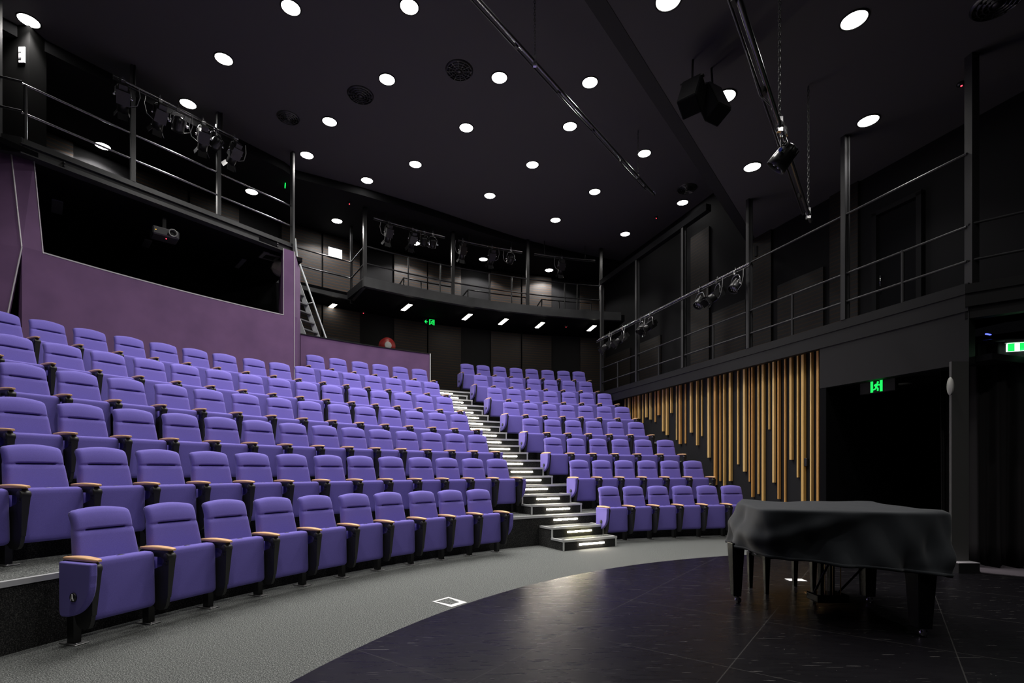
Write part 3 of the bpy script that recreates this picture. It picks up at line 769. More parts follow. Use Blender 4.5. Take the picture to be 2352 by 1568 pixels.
for x, y, u, v in pts: downlight(x, y, CEIL, 'bright round downlight '+NAMES[(u, v)], LIGHT_W*(.3 if u in (1568, 1436) else .72 if u in (1366, 1276, 1480, 843, 705, 1125) else 1.05), G, angle=70 if u in (1568, 1436) else 108)
for u, v, nm in ((1728, 383, 'in the raised ceiling left of the far stage pipe end'), (1982, 289, 'in the raised ceiling above the right balcony'), (1962, 45, 'at the top right corner of the raised ceiling'),
                 (1535, 0, 'in the raised ceiling at the top picture edge'), (1666, 221, 'half hidden behind the hanging loudspeakers')):
    y = (CEIL2-1.3)*F/(1082-v); downlight(K(u)*y, y-(.12 if u == 1982 else 0), CEIL2, 'bright round downlight '+nm, LIGHT_W*.36, G)
for x, y, nm in ((-4.2, 5.6, 'left'), (-2.0, 6.0, 'middle'), (-.2, 6.1, 'right'), (-6.3, 5.0, 'far left')):
    downlight(x, y, CEIL, 'round downlight over the front seats outside the picture, %s one' % nm, LIGHT_W, G)
for x, y, nm in ((-2.2, 2.6, 'left, nearest the seats'), (1.0, 2.4, 'nearest the piano'), (4.4, 2.2, 'right of the piano'), (-.6, -.8, 'left, behind the camera'), (3.2, -1.2, 'right, behind the camera'), (6.3, 2.9, 'far right, added to light the column')):  # far right one is added to light the column, curtains and piano
    downlight(x, y, CEIL2, 'round downlight over the stage outside the picture, '+nm, LIGHT_W*.75, G)
for u, v, nm in ((236, 335, 'over the left balcony'), (578, 440, 'over the left balcony near its right end'), (774, 507, 'over the ladder walkway'), (954, 558, 'behind the left gallery spotlights'),
                 (1110, 595, 'over the middle of the rear gallery'), (1261, 620, 'over the right part of the rear gallery')):
    y = (CEILG-1.3)*F/(1082-v); downlight(K(u)*y, y, CEILG, 'round downlight '+nm, 105, 'downlights in the gallery ceiling', angle=140, blend=.2)
# linear lights under the gallery
for i, (u, v) in enumerate(((761, 703), (934, 704), (1073, 726), (1156, 737), (1240, 745), (1359, 752))):
    y = 4.87*F/(1082-v); x = K(u)*y; a = atan2(CX-x, y-CY)
    t = thing('linear_light', 'slim linear ceiling light under the rear gallery, %s from the left' % ordn(i+1), 'light', (x, y, 6.19), a, 'linear lights under the rear gallery')
    MB().bevbox((0, 0, -.02), (.17, .68, .045), .006).build('housing', M_grey, t)
    MB().bevbox((0, 0, -.045), (.13, .64, .012), .004).build('diffuser', M_tube, t)

# ================================================================ VENTS, DETECTORS, SPEAKERS
def vent(u, v, zc, r, lab):
    y = (zc-1.3)*F/(1082-v); x = K(u)*y
    t = thing('air_vent', lab, 'vent', (x, y, zc), 0, 'round air vents of the black ceiling')
    b = MB()
    for i in range(4): a = r*(1-.2*i); b.lathe([(a, -.0), (a-.02, -.03-.004*i), (a-.028, -.03-.004*i), (a-.03, 0)], (0, 0, 0), 28, cap=False)
    b.build('rings', M_steel, t)
    c = MB()
    for i in range(6): an = i*pi/6; c.box((0, 0, -.02), (2*r-.06, .012, .02), an)
    c.lathe([(.05, -.0), (.05, -.045), (0, -.045)], (0, 0, 0), 16); c.build('spokes', M_steel, t)
vent(1055, 161, CEIL, .25, 'large round black air vent left of the hanging pipe')
vent(828, 218, CEIL, .25, 'dim round black air vent left of centre')
vent(662, 270, CEIL, .22, 'faint round air vent above the left balcony end')
vent(1578, 433, CEIL, .25, 'round black air vent near the ceiling step at right')
vent(2292, 4, CEIL2, .25, 'round black air vent at the top right edge')
for u, v, zc, m, lab in ((803, 465, CEILG, M_led_r, 'over the gallery corner'), (1507, 498, CEIL, M_led_r, 'beside the hindmost downlights'), (2207, 191, CEIL2, M_led_r, 'high at upper right'),
                         (835, 716, 6.19, M_led_r, 'under the gallery left part'), (1300, 748, 6.19, M_led_r, 'under the gallery right part')):
    y = (zc-1.3)*F/(1082-v); t = thing('smoke_detector', 'small black smoke detector with red light %s' % lab, 'smoke detector', (K(u)*y, y, zc), 0, 'smoke detectors with a red light')
    MB().lathe([(.05, 0), (.05, -.02), (.035, -.04), (0, -.042)], (0, 0, 0), 16).build('body', M_steel, t)
    MB().lathe([(.012, -.04), (.010, -.05), (0, -.052)], (0, -.01, 0), 8).build('indicator_light', m, t)
for u, z_, lab in ((1509, 5.9, 'fifth'), (1872, 6.2, 'second')): pass
def speaker(u, v, q_, rzx, rx, lab):
    y = q_*F/(1082-v); x = K(u)*y; t = thing('hanging_loudspeaker', lab, 'loudspeaker', (x, y, 1.3+q_), rzx, 'loudspeakers hanging from the raised ceiling')
    M = Matrix.Rotation(rx, 3, 'X')
    MB().box((0, 0, 0), (.26, .25, .44), M=M).build('cabinet', M_void, t, bevel=.02)
    p = M @ Vector((0, -.130, 0)); MB().box(tuple(p), (.23, .012, .40), M=M).build('grille', M_steel, t)
    MB().tube([(0, 0, .21), (0, .02, CEIL2-1.3-q_)], .014).box((0, 0, .22), (.30, .05, .02)).build('bracket', M_steel, t)
speaker(1590, 223, 4.9, -.7, -.5, 'black loudspeaker hanging tilted, left of the pair by the ceiling step')
speaker(1637, 240, 4.9, .5, -.4, 'black loudspeaker hanging beside the half hidden downlight, right of the pair')

# ================================================================ LIGHTING BARS, CHAINS, STAGE LIGHTS
def chain(t, x, y, z0, z1, m=None):
    m = m or mat('galvanised_chain', (.07, .07, .07), .4, metal=.7)
    b = MB(); n = int((z1-z0)/.045)
    for i in range(n):
        z = z0+.045*i; a = (i % 2)*pi/2
        pts = [(x+cos(a)*.013*cos(p), y+sin(a)*.013*cos(p), z+.026+.028*sin(p)) for p in [2*pi*j/8 for j in range(9)]]
        b.tube(pts, .0045, 5, cap=False)
    return b.build('chain', m, t)
def clamp(t, p, s=1.0):
    b = MB(); b.lathe([(.036*s, -.03), (.036*s, .03)], p, 12, Matrix.Rotation(pi/2, 3, Vector((.803, -.596, 0)))); b.box((p[0], p[1], p[2]+.05*s), (.05*s, .04*s, .06*s)).box((p[0], p[1], p[2]-.05*s), (.05*s, .04*s, .04*s))
    return b.build('clamp', M_chrome, t)
def hung_pipe(a, b, z, zc, lab, chains, far_u):
    t = thing('lighting_pipe', lab, 'lighting bar')
    A, B = Vector((*a, z)), Vector((*b, z)); dd = (B-A).normalized(); side = Vector((dd.y, -dd.x, 0))
    MB().tube([A, B], .0245, 12).build('pipe', M_pipe, t)
    MB().tube([A-side*.055+Vector((0, 0, -.03)), B-dd*.35-side*.055+Vector((0, 0, -.03))], .012).build('cable_trunk', M_steel, t)
    L_ = (B-A).length; i = .6
    while i < L_-.3:
        p = A+dd*i-side*.03+Vector((0, 0, -.015)); MB().box(tuple(p), (.07, .03, .06), atan2(dd.y, dd.x)).build('strap', M_blk, t); i += 1.15
    for f in chains:
        p = A+(B-A)*f; clamp(t, tuple(p)); chain(t, p.x, p.y, z+.07, zc)
    # end loop
    lp = [B+Vector((0, 0, 0)), B+dd*.05+Vector((0, 0, .02)), B+dd*.07+Vector((0, 0, .07)), B+dd*.02+Vector((0, 0, .09)), B-dd*.05+Vector((0, 0, .05))]
    MB().tube(lp, .009, 6).build('end_loop', M_chrome, t)
    return t, A, B, dd
def pix(u, v, q): y = q*F/(1082-v); return Vector((K(u)*y, y))
q1_ = 6.2
a_, b_ = pix(1100, 0, q1_), pix(1503, 447, q1_); c1, c2 = pix(1229, 142, q1_), pix(1467, 405, q1_)
aa = a_-(b_-a_)*.15; Lf = (b_-aa).length
hung_pipe(aa, b_, 1.3+q1_, CEIL, 'long steel lighting pipe on chains crossing the ceiling centre', [(c1-aa).length/Lf, (c2-aa).length/Lf], 0)
q2_ = 3.6
a_, b_ = pix(1698, 0, q2_), pix(1862, 508, q2_); c1, c2 = pix(1797, 285, q2_), pix(1860, 490, q2_)
aa = a_-(b_-a_)*.15; Lf = (b_-aa).length
t2, A2, B2, D2 = hung_pipe(aa, b_, 1.3+q2_, CEIL2, 'steel lighting pipe on chains over the stage at right', [(c1-aa).length/Lf, (c2-aa).length/Lf], 0)
ch0 = pix(1797, 285, q2_)
MB().tube([tuple(Vector((*pix(1690, 0, q2_), 4.9))+Vector((-.05, 0, .02))), tuple(Vector((*pix(1715, 110, q2_), 4.86))), tuple(Vector((*pix(1745, 205, q2_), 4.84))), tuple(Vector((*pix(1768, 236, q2_), 4.88)))], .006, 6).build('cable', M_cable, t2)

def stage_light(kind, loc, rz_, tilt, lab, group, cable=True):
    """origin at the bar; the lamp hangs below on a yoke"""
    t = thing('stage_light', lab, 'stage light', loc, rz_, group)
    MB().box((0, 0, -.02), (.05, .07, .08)).lathe([(.038, -.028), (.038, .028)], (0, 0, 0), 10, Matrix.Rotation(pi/2, 3, 'Y')).box((0, 0, .06), (.02, .02, .05)).build('clamp', M_chrome, t)
    w2 = .125 if kind == 'par' else .105
    MB().tube([(-w2, 0, -.30), (-w2, 0, -.16), (-w2*.7, 0, -.09), (0, 0, -.07), (w2*.7, 0, -.09), (w2, 0, -.16), (w2, 0, -.30)], .011, 6).build('yoke', M_pipe, t)
    M = Matrix.Rotation(tilt, 3, 'X'); c = (0, 0, -.28)
    kn = MB()
    for s in (-1, 1): kn.lathe([(.02, -.02), (.024, 0), (.02, .02)], (s*(w2+.015), 0, -.28), 10, Matrix.Rotation(pi/2, 3, 'Y'))
    kn.build('knob', M_chrome, t)
    if kind == 'par':
        b = MB().lathe([(.03, -.13), (.075, -.11), (.095, -.05), (.105, .05), (.108, .12), (.100, .12), (.096, .06)], c, 22, M)
        for i in range(10):
            a = 2*pi*i/10; p = M @ Vector((.092*cos(a), .092*sin(a), -.06)); b.box((c[0]+p.x, c[1]+p.y, c[2]+p.z), (.01, .01, .10), M=M @ Matrix.Rotation(a, 3, 'Z'))
        b.build('housing', M_steel, t)
        l = MB().lathe([(.098, .07), (0, .085)], c, 20, M, cap=False)
        for i in range(6):
            a = 2*pi*i/6; p = M @ Vector((.055*cos(a), .055*sin(a), .085)); l.lathe([(.020, -.005), (.018, .012), (0, .014)], (c[0]+p.x, c[1]+p.y, c[2]+p.z), 8, M)
        l.build('lens_plate', M_pipe, t)
    else:
        b = MB().box(c, (.19, .19, .22), M=M); p = M @ Vector((0, 0, .17)); b.lathe([(.085, -.06), (.085, .08), (.078, .08), (.078, 0)], (c[0]+p.x, c[1]+p.y, c[2]+p.z), 20, M)
        p = M @ Vector((0, 0, -.15)); b.box((p.x, p.y, c[2]+p.z), (.12, .12, .09), M=M)
        b.build('housing', M_steel, t)
        dr = MB()
        for s in (-1, 1):
            p = M @ Vector((s*.10, 0, .29)); dr.box((p.x, p.y, c[2]+p.z), (.008, .15, .11), M=M @ Matrix.Rotation(s*.5, 3, 'Y'))
            p = M @ Vector((0, s*.10, .29)); dr.box((p.x, p.y, c[2]+p.z), (.15, .008, .11), M=M @ Matrix.Rotation(-s*.5, 3, 'X'))
        dr.build('barn_doors', M_steel, t)
        p = M @ Vector((0, 0, .20)); MB().lathe([(.077, 0), (.04, .015), (0, .02)], (p.x, p.y, c[2]+p.z), 18, M, cap=False).build('lens', M_pipe, t)
    if cable:
        sgn = random.choice((-1, 1))
        pts = [(sgn*.22, .0, -.02), (sgn*.24, .02, -.18), (sgn*.20, .03, -.34), (sgn*.10, .03, -.40), (sgn*.02, .04, -.33)]
        MB().tube(pts, .007, 6).build('cable', M_cable, t)
    return t
# par on the stage pipe
pp = pix(1800, 300, q2_)
t = stage_light('par', (*pp, 4.9), .9, -2.4, 'black stage spotlight with blue knob under the stage pipe at right', None)
MB().lathe([(.018, -.02), (.02, 0), (.016, .03)], (-.15, 0, -.28), 12, Matrix.Rotation(pi/2, 3, 'Y')).build('lock_knob', mat('blue_plastic', (.03, .06, .5), .4), t)

def gal_bar(label, p0, p1, R_=None, z=8.06, tz=None):
    t = thing('lighting_bar', label, 'lighting bar')
    if R_: pts = [P(R_, p0+(p1-p0)*i/12, z) for i in range(13)]
    else: pts = [p0, p1]
    MB().tube(pts, .022).build('pipe', M_pipe, t)
    MB().tube([(p[0], p[1]+.0, p[2]-.05) for p in pts], .014).build('cable_trunk', M_steel, t)
    hp = MB()
    for i in ((2, 10) if R_ else (0, 1)):
        p = Vector(pts[i]) if R_ else Vector(p0)+(Vector(p1)-Vector(p0))*(.15+.7*i)
        hp.tube([p, p+Vector((0, 0, CEIL-p.z))], .012)
    if tz is None: hp.build('hanger', M_steel, t)
    return t
RB = 15.72
gal_bar('steel lighting bar above the rear gallery, left', th_u(858, RB), th_u(1021, RB), RB)
gal_bar('steel lighting bar above the rear gallery, middle', th_u(1052, RB), th_u(1199, RB), RB)
gal_bar('steel lighting bar above the rear gallery, right', th_u(1227, RB), th_u(1367, RB), RB)
GB = 'stage lights over the rear gallery'
for u, kd, tl, lab in ((893, 'profile', 2.5, 'leftmost'), (948, 'profile', 2.3, 'left lamp near the downlight'), (974, 'par', .35, 'bright-topped, left of two'), (994, 'par', .35, 'bright-topped, right of two'),
                   (1063, 'profile', 2.6, 'on the middle bar at its left'), (1130, 'profile', 2.4, 'beside the middle downlight'), (1173, 'par', -2.0, 'round face turned to the stage'), (1290, 'profile', 2.5, 'on the right bar')):
    tt_ = th_u(u, RB); stage_light(kd, P(RB, tt_, 8.06), tt_, -tl if kd == 'profile' else tl, 'stage light over the rear gallery, '+lab, GB)
def lpt(u, z): y = -13.11/(K(u)-.713); p = LB0+ld*((y-LB0.y)/ld.y); return (p.x, p.y, z)
gal_bar('steel lighting bar above the left balcony', lpt(260, 8.12), lpt(547, 8.14))
for u, kd, lab in ((283, 'profile', 'leftmost'), (368, 'profile', 'second from the left'), (410, 'par', 'third from the left'), (468, 'profile', 'fourth, beside the second post'), (497, 'par', 'fifth, at the second post'), (540, 'profile', 'rightmost')):
    stage_light(kd, lpt(u, 8.12), atan2(ld.y, ld.x)+random.uniform(-.3, .3), -2.3 if kd == 'profile' else -2.2, 'stage light above the left balcony, '+lab, 'stage lights over the left balcony')
# long bar in front of the right balcony
cF = C_FAS-.16
p0 = (*on(cF, line_y(K(1371), cF)), 5.30); p1 = (*on(cF, line_y(K(1722), cF)), 5.33)
t = gal_bar('long steel lighting bar fixed in front of the right balcony posts', p0, p1, None, tz=1)
for y in (15.5, 13.84, 11.99, 10.12):
    a_ = on(cF, y); MB().tube([(*a_, 5.32), (*on(C_FAS, y, .03), 5.43)], .014).build('bracket', M_pipe, t)
for u, kd, lab in ((1400, 'profile', 'hindmost'), (1430, 'profile', 'second from the back'), (1473, 'par', 'third from the back'), (1494, 'profile', 'fourth from the back'), (1608, 'par', 'third from the front'),
                   (1648, 'profile', 'second from the front'), (1690, 'par', 'nearest the camera')):
    y = line_y(K(u), cF); c = on(cF, y); stage_light(kd, (*c, 5.30), 1.9+random.uniform(-.3, .3), {'par': -2.5, 'profile': -2.2}[kd], 'stage light on the right balcony bar, '+lab, 'stage lights on the right balcony bar')

# ================================================================ SIGNS, HOSE REEL, DOORS ON THE BALCONY
def running_man(b, ox, oz, s, y):
    def seg(x0, z0, x1, z1, w_=.07): 
        b.tube([(ox+x0*s, y, oz+z0*s), (ox+x1*s, y, oz+z1*s)], w_*s, 6)
    b.lathe([(.10*s, -.002), (.10*s, .002)], (ox+.10*s, y, oz+.40*s), 12, Matrix.Rotation(pi/2, 3, 'X'))
    seg(.06, .25, -.06, -.05, .09); seg(.06, .25, -.16, .18); seg(-.16, .18, -.24, .05); seg(.06, .25, .22, .10); seg(.22, .10, .33, .16)
    seg(-.06, -.05, .12, -.22); seg(.12, -.22, .10, -.46); seg(-.06, -.05, -.16, -.26); seg(-.16, -.26, -.36, -.30)
def exit_sign(loc, rz_, w_, h_, lab, arrow=False):
    t = thing('exit_sign', lab, 'sign', loc, rz_)
    MB().bevbox((0, 0, 0), (w_, .07, h_), .008).build('housing', M_grey, t)
    s = h_*.86
    g = MB()
    cx = .0 if not arrow else w_*.2
    # door outline and figure in green on a dark field
    W_ = s*.92
    g.box((cx-W_/2+.035*s/.2*.2, -.038, 0), (.20*s, .006, s)); g.box((cx+W_/2-.10*s, -.038, 0), (.20*s, .006, s)); g.box((cx, -.038, s/2-.04*s), (W_, .006, .08*s))
    running_man(g, cx, -.05*s, s*.82, -.040)
    if arrow:
        ax = -w_*.27; g.box((ax+.06*s, -.038, 0), (.42*s, .006, .14*s))
        for q_ in (1, -1): g.tube([(ax-.26*s, -.038, 0), (ax+.02*s, -.038, q_*.30*s)], .07*s, 6)
    g.build('pictogram', M_exitg, t)
    return t
# far exit sign under the gallery
yy = 16.25; exit_sign((K(986)*yy, yy, 1.3+342*yy/F), .40, .40, .20, 'green exit sign with left arrow and running man under the gallery', True)
y_ = line_y(K(2018), C_FAS+.35); exit_sign((K(2018)*y_, y_, 1.3+(1082-886)*y_/F), -1.25+.0, .56, .22, 'green running man exit sign hanging in the black doorway')
# right wing exit light, lit strongly
t = thing('exit_sign', 'bright green and white exit light above the stage curtain at right', 'sign', (6.72, 6.68, 1.3+(1082-793)*6.68/F), -.35)
MB().bevbox((0, 0, .06), (.36, .06, .04), .006).build('housing', M_white, t); MB().box((.0, 0, -.02), (.34, .03, .10)).build('lit_panel', M_exitw, t)
MB().box((-.13, -.017, -.02), (.07, .006, .10)).box((.02, -.017, -.02), (.12, .006, .10)).build('pictogram', M_exitg, t)
spot('lamp', (0, -.05, -.05), 1.2, angle=150, parent=t, col=(.3, 1, .5), rad_=.05)
# small green sign seen edge-on behind left balcony
yy = 12.4; tag(MB().box((0, 0, 0), (.02, .16, .12), .47).build('exit_sign', M_exitg, None, (K(655)*yy, yy, 1.3+(1082-423)*yy/F)), 'small green exit sign seen edge-on beyond the left balcony', 'sign')
# half seen green sign on upper right door side
t = thing('wall_sign', 'dark green sign with white letters at the far right balcony wall', 'sign')
sp_ = corner+d2*.95+n2*1.58
sg = MB().box((0, 0, 0), (.28, .012, .20)).build('board', mat('dull_green', (.01, .06, .025), .6), t, (sp_.x+.12, sp_.y-.06, 4.72), atan2(d2.y, d2.x))
def letters(txt, size, loc, rz_, m, parent, ext=.003, align='CENTER'):
    cu = bpy.data.curves.new('lettering', 'FONT'); cu.body = txt; cu.size = size; cu.extrude = ext; cu.align_x = align; cu.align_y = 'CENTER'; cu.materials.append(m)
    tmp = bpy.data.objects.new('lettering', cu); me = bpy.data.meshes.new_from_object(tmp); bpy.data.objects.remove(tmp)
    o = bpy.data.objects.new('lettering', me); COL.objects.link(o); o.location = loc; o.rotation_euler = (pi/2, 0, rz_); o.parent = parent; return o
letters('E', .08, (-.09, -.010, .04), 0, mat('dim_letter', (.25, .3, .26), .6), sg); letters('L', .06, (-.10, -.010, -.05), 0, MATS['dim_letter'], sg)
# hose reel
yy = 15.62; t = thing('hose_reel', 'red fire hose reel with white hub behind the low purple wall', 'hose reel', (K(889)*yy, yy, 1.3+(1082-794)*yy/F), .58)
MX = Matrix.Rotation(pi/2, 3, 'X')
MB().lathe([(.0, -.09), (.235, -.09), (.24, -.08), (.235, -.07), (.17, -.06), (.17, .06), (.235, .07), (.24, .08), (.235, .09), (0, .09)], (0, 0, 0), 36, MX).build('drum', M_red, t)
MB().lathe([(.11, .09), (.11, .10), (.09, .108), (0, .11)], (0, 0, 0), 28, MX).build('hub', M_white, t)
MB().box((0, .15, -.1), (.10, .22, .20)).build('bracket', M_red, t)
yy = 16.2; t = thing('fire_sign', 'dim red fire hose sign on the back wall above the reel', 'sign', (K(869)*yy, yy, 1.3+(1082-755)*yy/F), .55)
MB().box((0, 0, 0), (.17, .01, .25)).build('board', mat('dull_red', (.10, .02, .025), .6), t); MB().box((0, -.008, .01), (.05, .006, .16)).build('pictogram', mat('dull_white', (.2, .18, .18), .6), t)
# white illuminated paper sign on back wall of gallery
tt_ = th_u(770, 17.86); p = P(17.86, tt_, 0); t = thing('wall_notice', 'bright white rectangular notice on the slatted gallery wall', 'sign', (p[0], p[1], 1.3+(1082-581)*p[1]/F), tt_)
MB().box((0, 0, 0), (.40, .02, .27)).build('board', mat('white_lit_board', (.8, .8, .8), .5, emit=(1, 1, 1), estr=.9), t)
MB().box((.14, -.012, -.09), (.03, .004, .02)).build('printed_mark', M_dnote, t)

# upper right corridor: door, absorber panels
def cor(u): y = line_y(K(u), C_COR); return on(C_COR, y)
p_a, p_b = cor(2022), cor(2114); wd = (p_a-p_b).length; mid = (p_a+p_b)/2
t = thing('door_1', 'plain black door with lever handle behind the right balcony railing', 'door', (mid.x, mid.y, 3.66), atan2(nn.y, nn.x)+pi/2)
t['kind'] = 'structure'
MB().box((0, .03, 1.10), (wd, .05, 2.2)).build('leaf', M_void, t)
fr = MB()
for s in (-1, 1): fr.box((s*(wd/2+.04), .05, 1.13), (.08, .12, 2.28))
fr.box((0, .05, 2.25), (wd+.16, .12, .08)); fr.build('door_frame', M_wallr, t)
MB().tube([(wd/2-.09, .07, .92), (wd/2-.09, .13, .92), (wd/2-.09, .13, 1.10), (wd/2-.09, .07, 1.10)], .010, 8).build('door_handle', M_chrome, t)
for i, (ua, ub) in enumerate(((1388, 1450), (1470, 1520), (1590, 1632), (1640, 1716), (1732, 1775), (1790, 1895), (1910, 1975))):
    a_, b2 = cor(ua), cor(ub); m_ = (a_+b2)/2; L_ = (a_-b2).length
    h = 4.0 if i in (4, 6, 2) else 1.7
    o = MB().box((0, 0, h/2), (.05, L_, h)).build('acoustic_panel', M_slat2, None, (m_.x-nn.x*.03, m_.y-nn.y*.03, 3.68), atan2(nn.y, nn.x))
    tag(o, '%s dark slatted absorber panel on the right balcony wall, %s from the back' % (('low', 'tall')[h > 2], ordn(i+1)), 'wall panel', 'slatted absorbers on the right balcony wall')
for u, yv in ((1738, 577), (2632, 600)):
    if u > 2352: continue
    c = on(C_FAS, line_y(K(u), C_FAS+.1), .12)
    tag(MB().box((c.x, c.y, 1.3+(1082-yv)*c.y/F), (.05, .05, .20), rz).build('speaker_bracket', M_grey), 'small grey bracket box on the balcony post at right', 'bracket')

# control room: projector, unlit fittings, speaker
yy = 9.6
t = thing('projector', 'dark video projector with ring lens hanging in the control room window', 'projector', (K(378)*yy, yy, 1.3+(1082-540)*yy/F), .75)
MB().bevbox((0, 0, 0), (.42, .34, .15), .02).build('body', mat('projector_grey', (.035, .035, .038), .4), t)
MB().lathe([(.05, 0), (.075, .02), (.075, .05), (.055, .05), (.05, .03)], (.10, -.17, 0), 20, MX, cap=False).build('lens', mat('ring_grey', (.16, .16, .16), .4), t)
MB().box((0, .05, .2), (.06, .06, .30)).build('mount', M_steel, t)
MB().lathe([(.010, 0), (0, .01)], (.0, -.16, -.12), 8, MX).build('indicator_light', M_led_r, t)
MB().lathe([(.008, 0), (0, .01)], (-.16, -.175, 0), 8, MX).build('power_light', mat('led_amber', (.2, .1, 0), emit=(1, .45, .05), estr=2), t)
M_unlit = mat('unlit_fitting', (.16, .16, .17), .5)
for i, (u, v, lx, ly, lab) in enumerate(((131, 475, .16, .60, 'leftmost'), (335, 562, .14, .62, 'middle'), (552, 605, .10, .62, 'rightmost'))):
    y = 4.9*F/(1082-v); tag(MB().bevbox((0, 0, -.02), (lx, ly, .03), .005).build('unlit_ceiling_fitting', M_unlit, None, (K(u)*y, y, 6.22), .75), 'unlit linear fitting in the dark control room ceiling, %s of three' % lab, 'light', 'unlit fittings in the control room')
for u, v, lab in ((134, 517, 'left'), (197, 536, 'right')):
    y = 4.9*F/(1082-v); tag(MB().lathe([(.12, 0), (.12, -.02), (.10, -.03), (0, -.03)], (0, 0, 0), 24).build('unlit_round_fitting', M_unlit, None, (K(u)*y, y, 6.22)), 'unlit round fitting in the dark control room ceiling, %s of two' % lab, 'light', 'unlit round fittings in the control room')
y = 4.9*F/(1082-590); t = thing('ceiling_vent', 'square pale air vent at the right end of the control room', 'vent', (K(622)*y-.03, y, 6.22), .75)
MB().box((0, 0, -.015), (.36, .36, .03)).build('frame', mat('vent_grey', (.25, .24, .23), .5), t)
MB().box((0, 0, -.032), (.22, .22, .006)).box((0, 0, -.036), (.12, .12, .006)).build('louvre', M_steel, t)
t = thing('wall_loudspeaker', 'pale grey loudspeaker horn beside the purple pilaster', 'loudspeaker', (K(643)*11.6, 11.6, 1.3+(1082-617)*11.6/F), .3)
MB().lathe([(.08, -.16), (.17, -.10), (.19, .0), (.17, .10), (.10, .16)], (0, 0, 0), 8, Matrix.Rotation(.5, 3, 'Y'), smooth=False).build('body', mat('horn_grey', (.30, .28, .25), .5), t)

# wall speaker and fittings round the black doorway
t = thing('wall_telephone', 'pale oval wall fitting on the column beside the black doorway', 'wall fitting', (5.66, 6.56, 1.3+(1082-888)*6.6/F), 0)
MB().lathe([(.0, -.04), (.10, -.035), (.12, 0), (.11, .02), (0, .03)], (0, 0, 0), 20, Matrix.Rotation(-pi/2, 3, 'Y') @ Matrix.Diagonal((1, .4, .5))).build('body', mat('pale_plastic', (.32, .32, .30), .4), t)
for u, v, lab in ((2077, 881, 'right of the hanging exit sign'), (1958, 903, 'left of the hanging exit sign')):
    y = 1.42*F/(1082-v); tag(MB().lathe([(.11, 0), (.11, -.008), (0, -.010)], (0, 0, 0), 24).build('unlit_downlight', M_unlit, None, (K(u)*y, y, 2.72)), 'unlit round downlight in the doorway soffit, '+lab, 'light', 'unlit downlights in the doorway')
# blue glow strip in the wing
t = thing('blue_light', 'small blue light strip high in the right wing', 'light', (6.75, 7.2, 3.24), .4)
MB().box((0, 0, 0), (.12, .02, .012)).build('strip', M_led_b, t); spot('lamp', (0, 0, -.03), 9.0, angle=150, parent=t, col=(.1, .12, 1), rad_=.04)

# curtains and track
def curtain(x0, y0, x1, y1, z0, z1, lab, folds, amp, seed):
    rnd = random.Random(seed); ph = [rnd.uniform(0, 6.28) for _ in range(4)]
    d_ = Vector((x1-x0, y1-y0)); L_ = d_.length; d_.normalize(); n_ = Vector((-d_.y, d_.x))
    def fn(u, v):
        a = amp*(sin(u*folds*6.28+ph[0])+.5*sin(u*folds*2.3*6.28+ph[1])+.4*sin(u*folds*.4*6.28+ph[2]+v*1.2))*(.6+.6*(1-v))
        p = Vector((x0, y0))+d_*(u*L_)+n_*a
        return (p.x, p.y, z0+(z1-z0)*v+(.015*sin(u*folds*6.28+ph[3]) if v == 0 else 0))
    o = MB().grid(fn, 150, 10).build('stage_curtain', M_curt)
    s = o.modifiers.new('solid', 'SOLIDIFY'); s.thickness = .008
    tag(o, lab, 'curtain', 'black stage curtains'); return o
curtain(6.16, 6.95, 7.9, 6.35, .03, 3.02, 'black stage curtain nearest the right picture edge', 7, .05, 3)
curtain(6.10, 7.25, 6.5, 7.15, .03, 3.02, 'black curtain further back beside the column', 3, .03, 5)
tag(MB().tube([(6.02, 7.4, 3.02), (6.05, 7.15, 3.05), (6.3, 6.98, 3.06), (7.9, 6.40, 3.08)], .03).build('curtain_track', M_blk), 'curved black curtain track above the stage curtain', 'curtain track')

# ================================================================ FLOOR DETAILS
t = thing('floor_box', 'square floor box lid with pale metal frame set in the carpet', 'floor box', (-.617, 5.04, 0), .60)
b = MB(); a_, c_ = .30, .26
P0 = [Vector((K(993)*5.056, 5.056)), Vector((K(1030)*5.24, 5.24)), Vector((K(1073)*5.022, 5.022)), Vector((K(1037)*4.846, 4.846))]
inn = [P0[0]+(P0[2]-P0[0])*.10, P0[1]+(P0[3]-P0[1])*.12, P0[2]+(P0[0]-P0[2])*.22+(P0[1]-P0[2])*.0, P0[3]+(P0[1]-P0[3])*.22]
R_ = Matrix.Rotation(-.60, 2); o0 = Vector((-.617, 5.04))
P0 = [R_ @ (p-o0) for p in P0]; inn = [R_ @ (p-o0) for p in inn]
vs = [(p.x, p.y, z) for z in (.0, .006) for p in P0]+[(p.x, p.y, z) for z in (0, .006) for p in inn]
fs = []
for i in range(4):
    j = (i+1) % 4; fs += [(4+i, 4+j, 12+j, 12+i), (i, j, 4+j, 4+i), (8+i, 12+i, 12+j, 8+j)]
MB().add(vs, fs).build('frame', mat('pale_frame', (.75, .75, .74), .4), t)
MB().extrude([(p.x, p.y) for p in inn], .0, .003).build('lid', M_carp, t)
y = 1.3*F/(1333-1082)
tag(MB().box((0, 0, 0), (.20, .13, .003), -.05).build('paper_sheet', mat('white_sheet', (.85, .85, .85), .5), None, (K(1828)*y, y, .0085)), 'white sheet of paper on the black stage floor beyond the bench', 'paper')

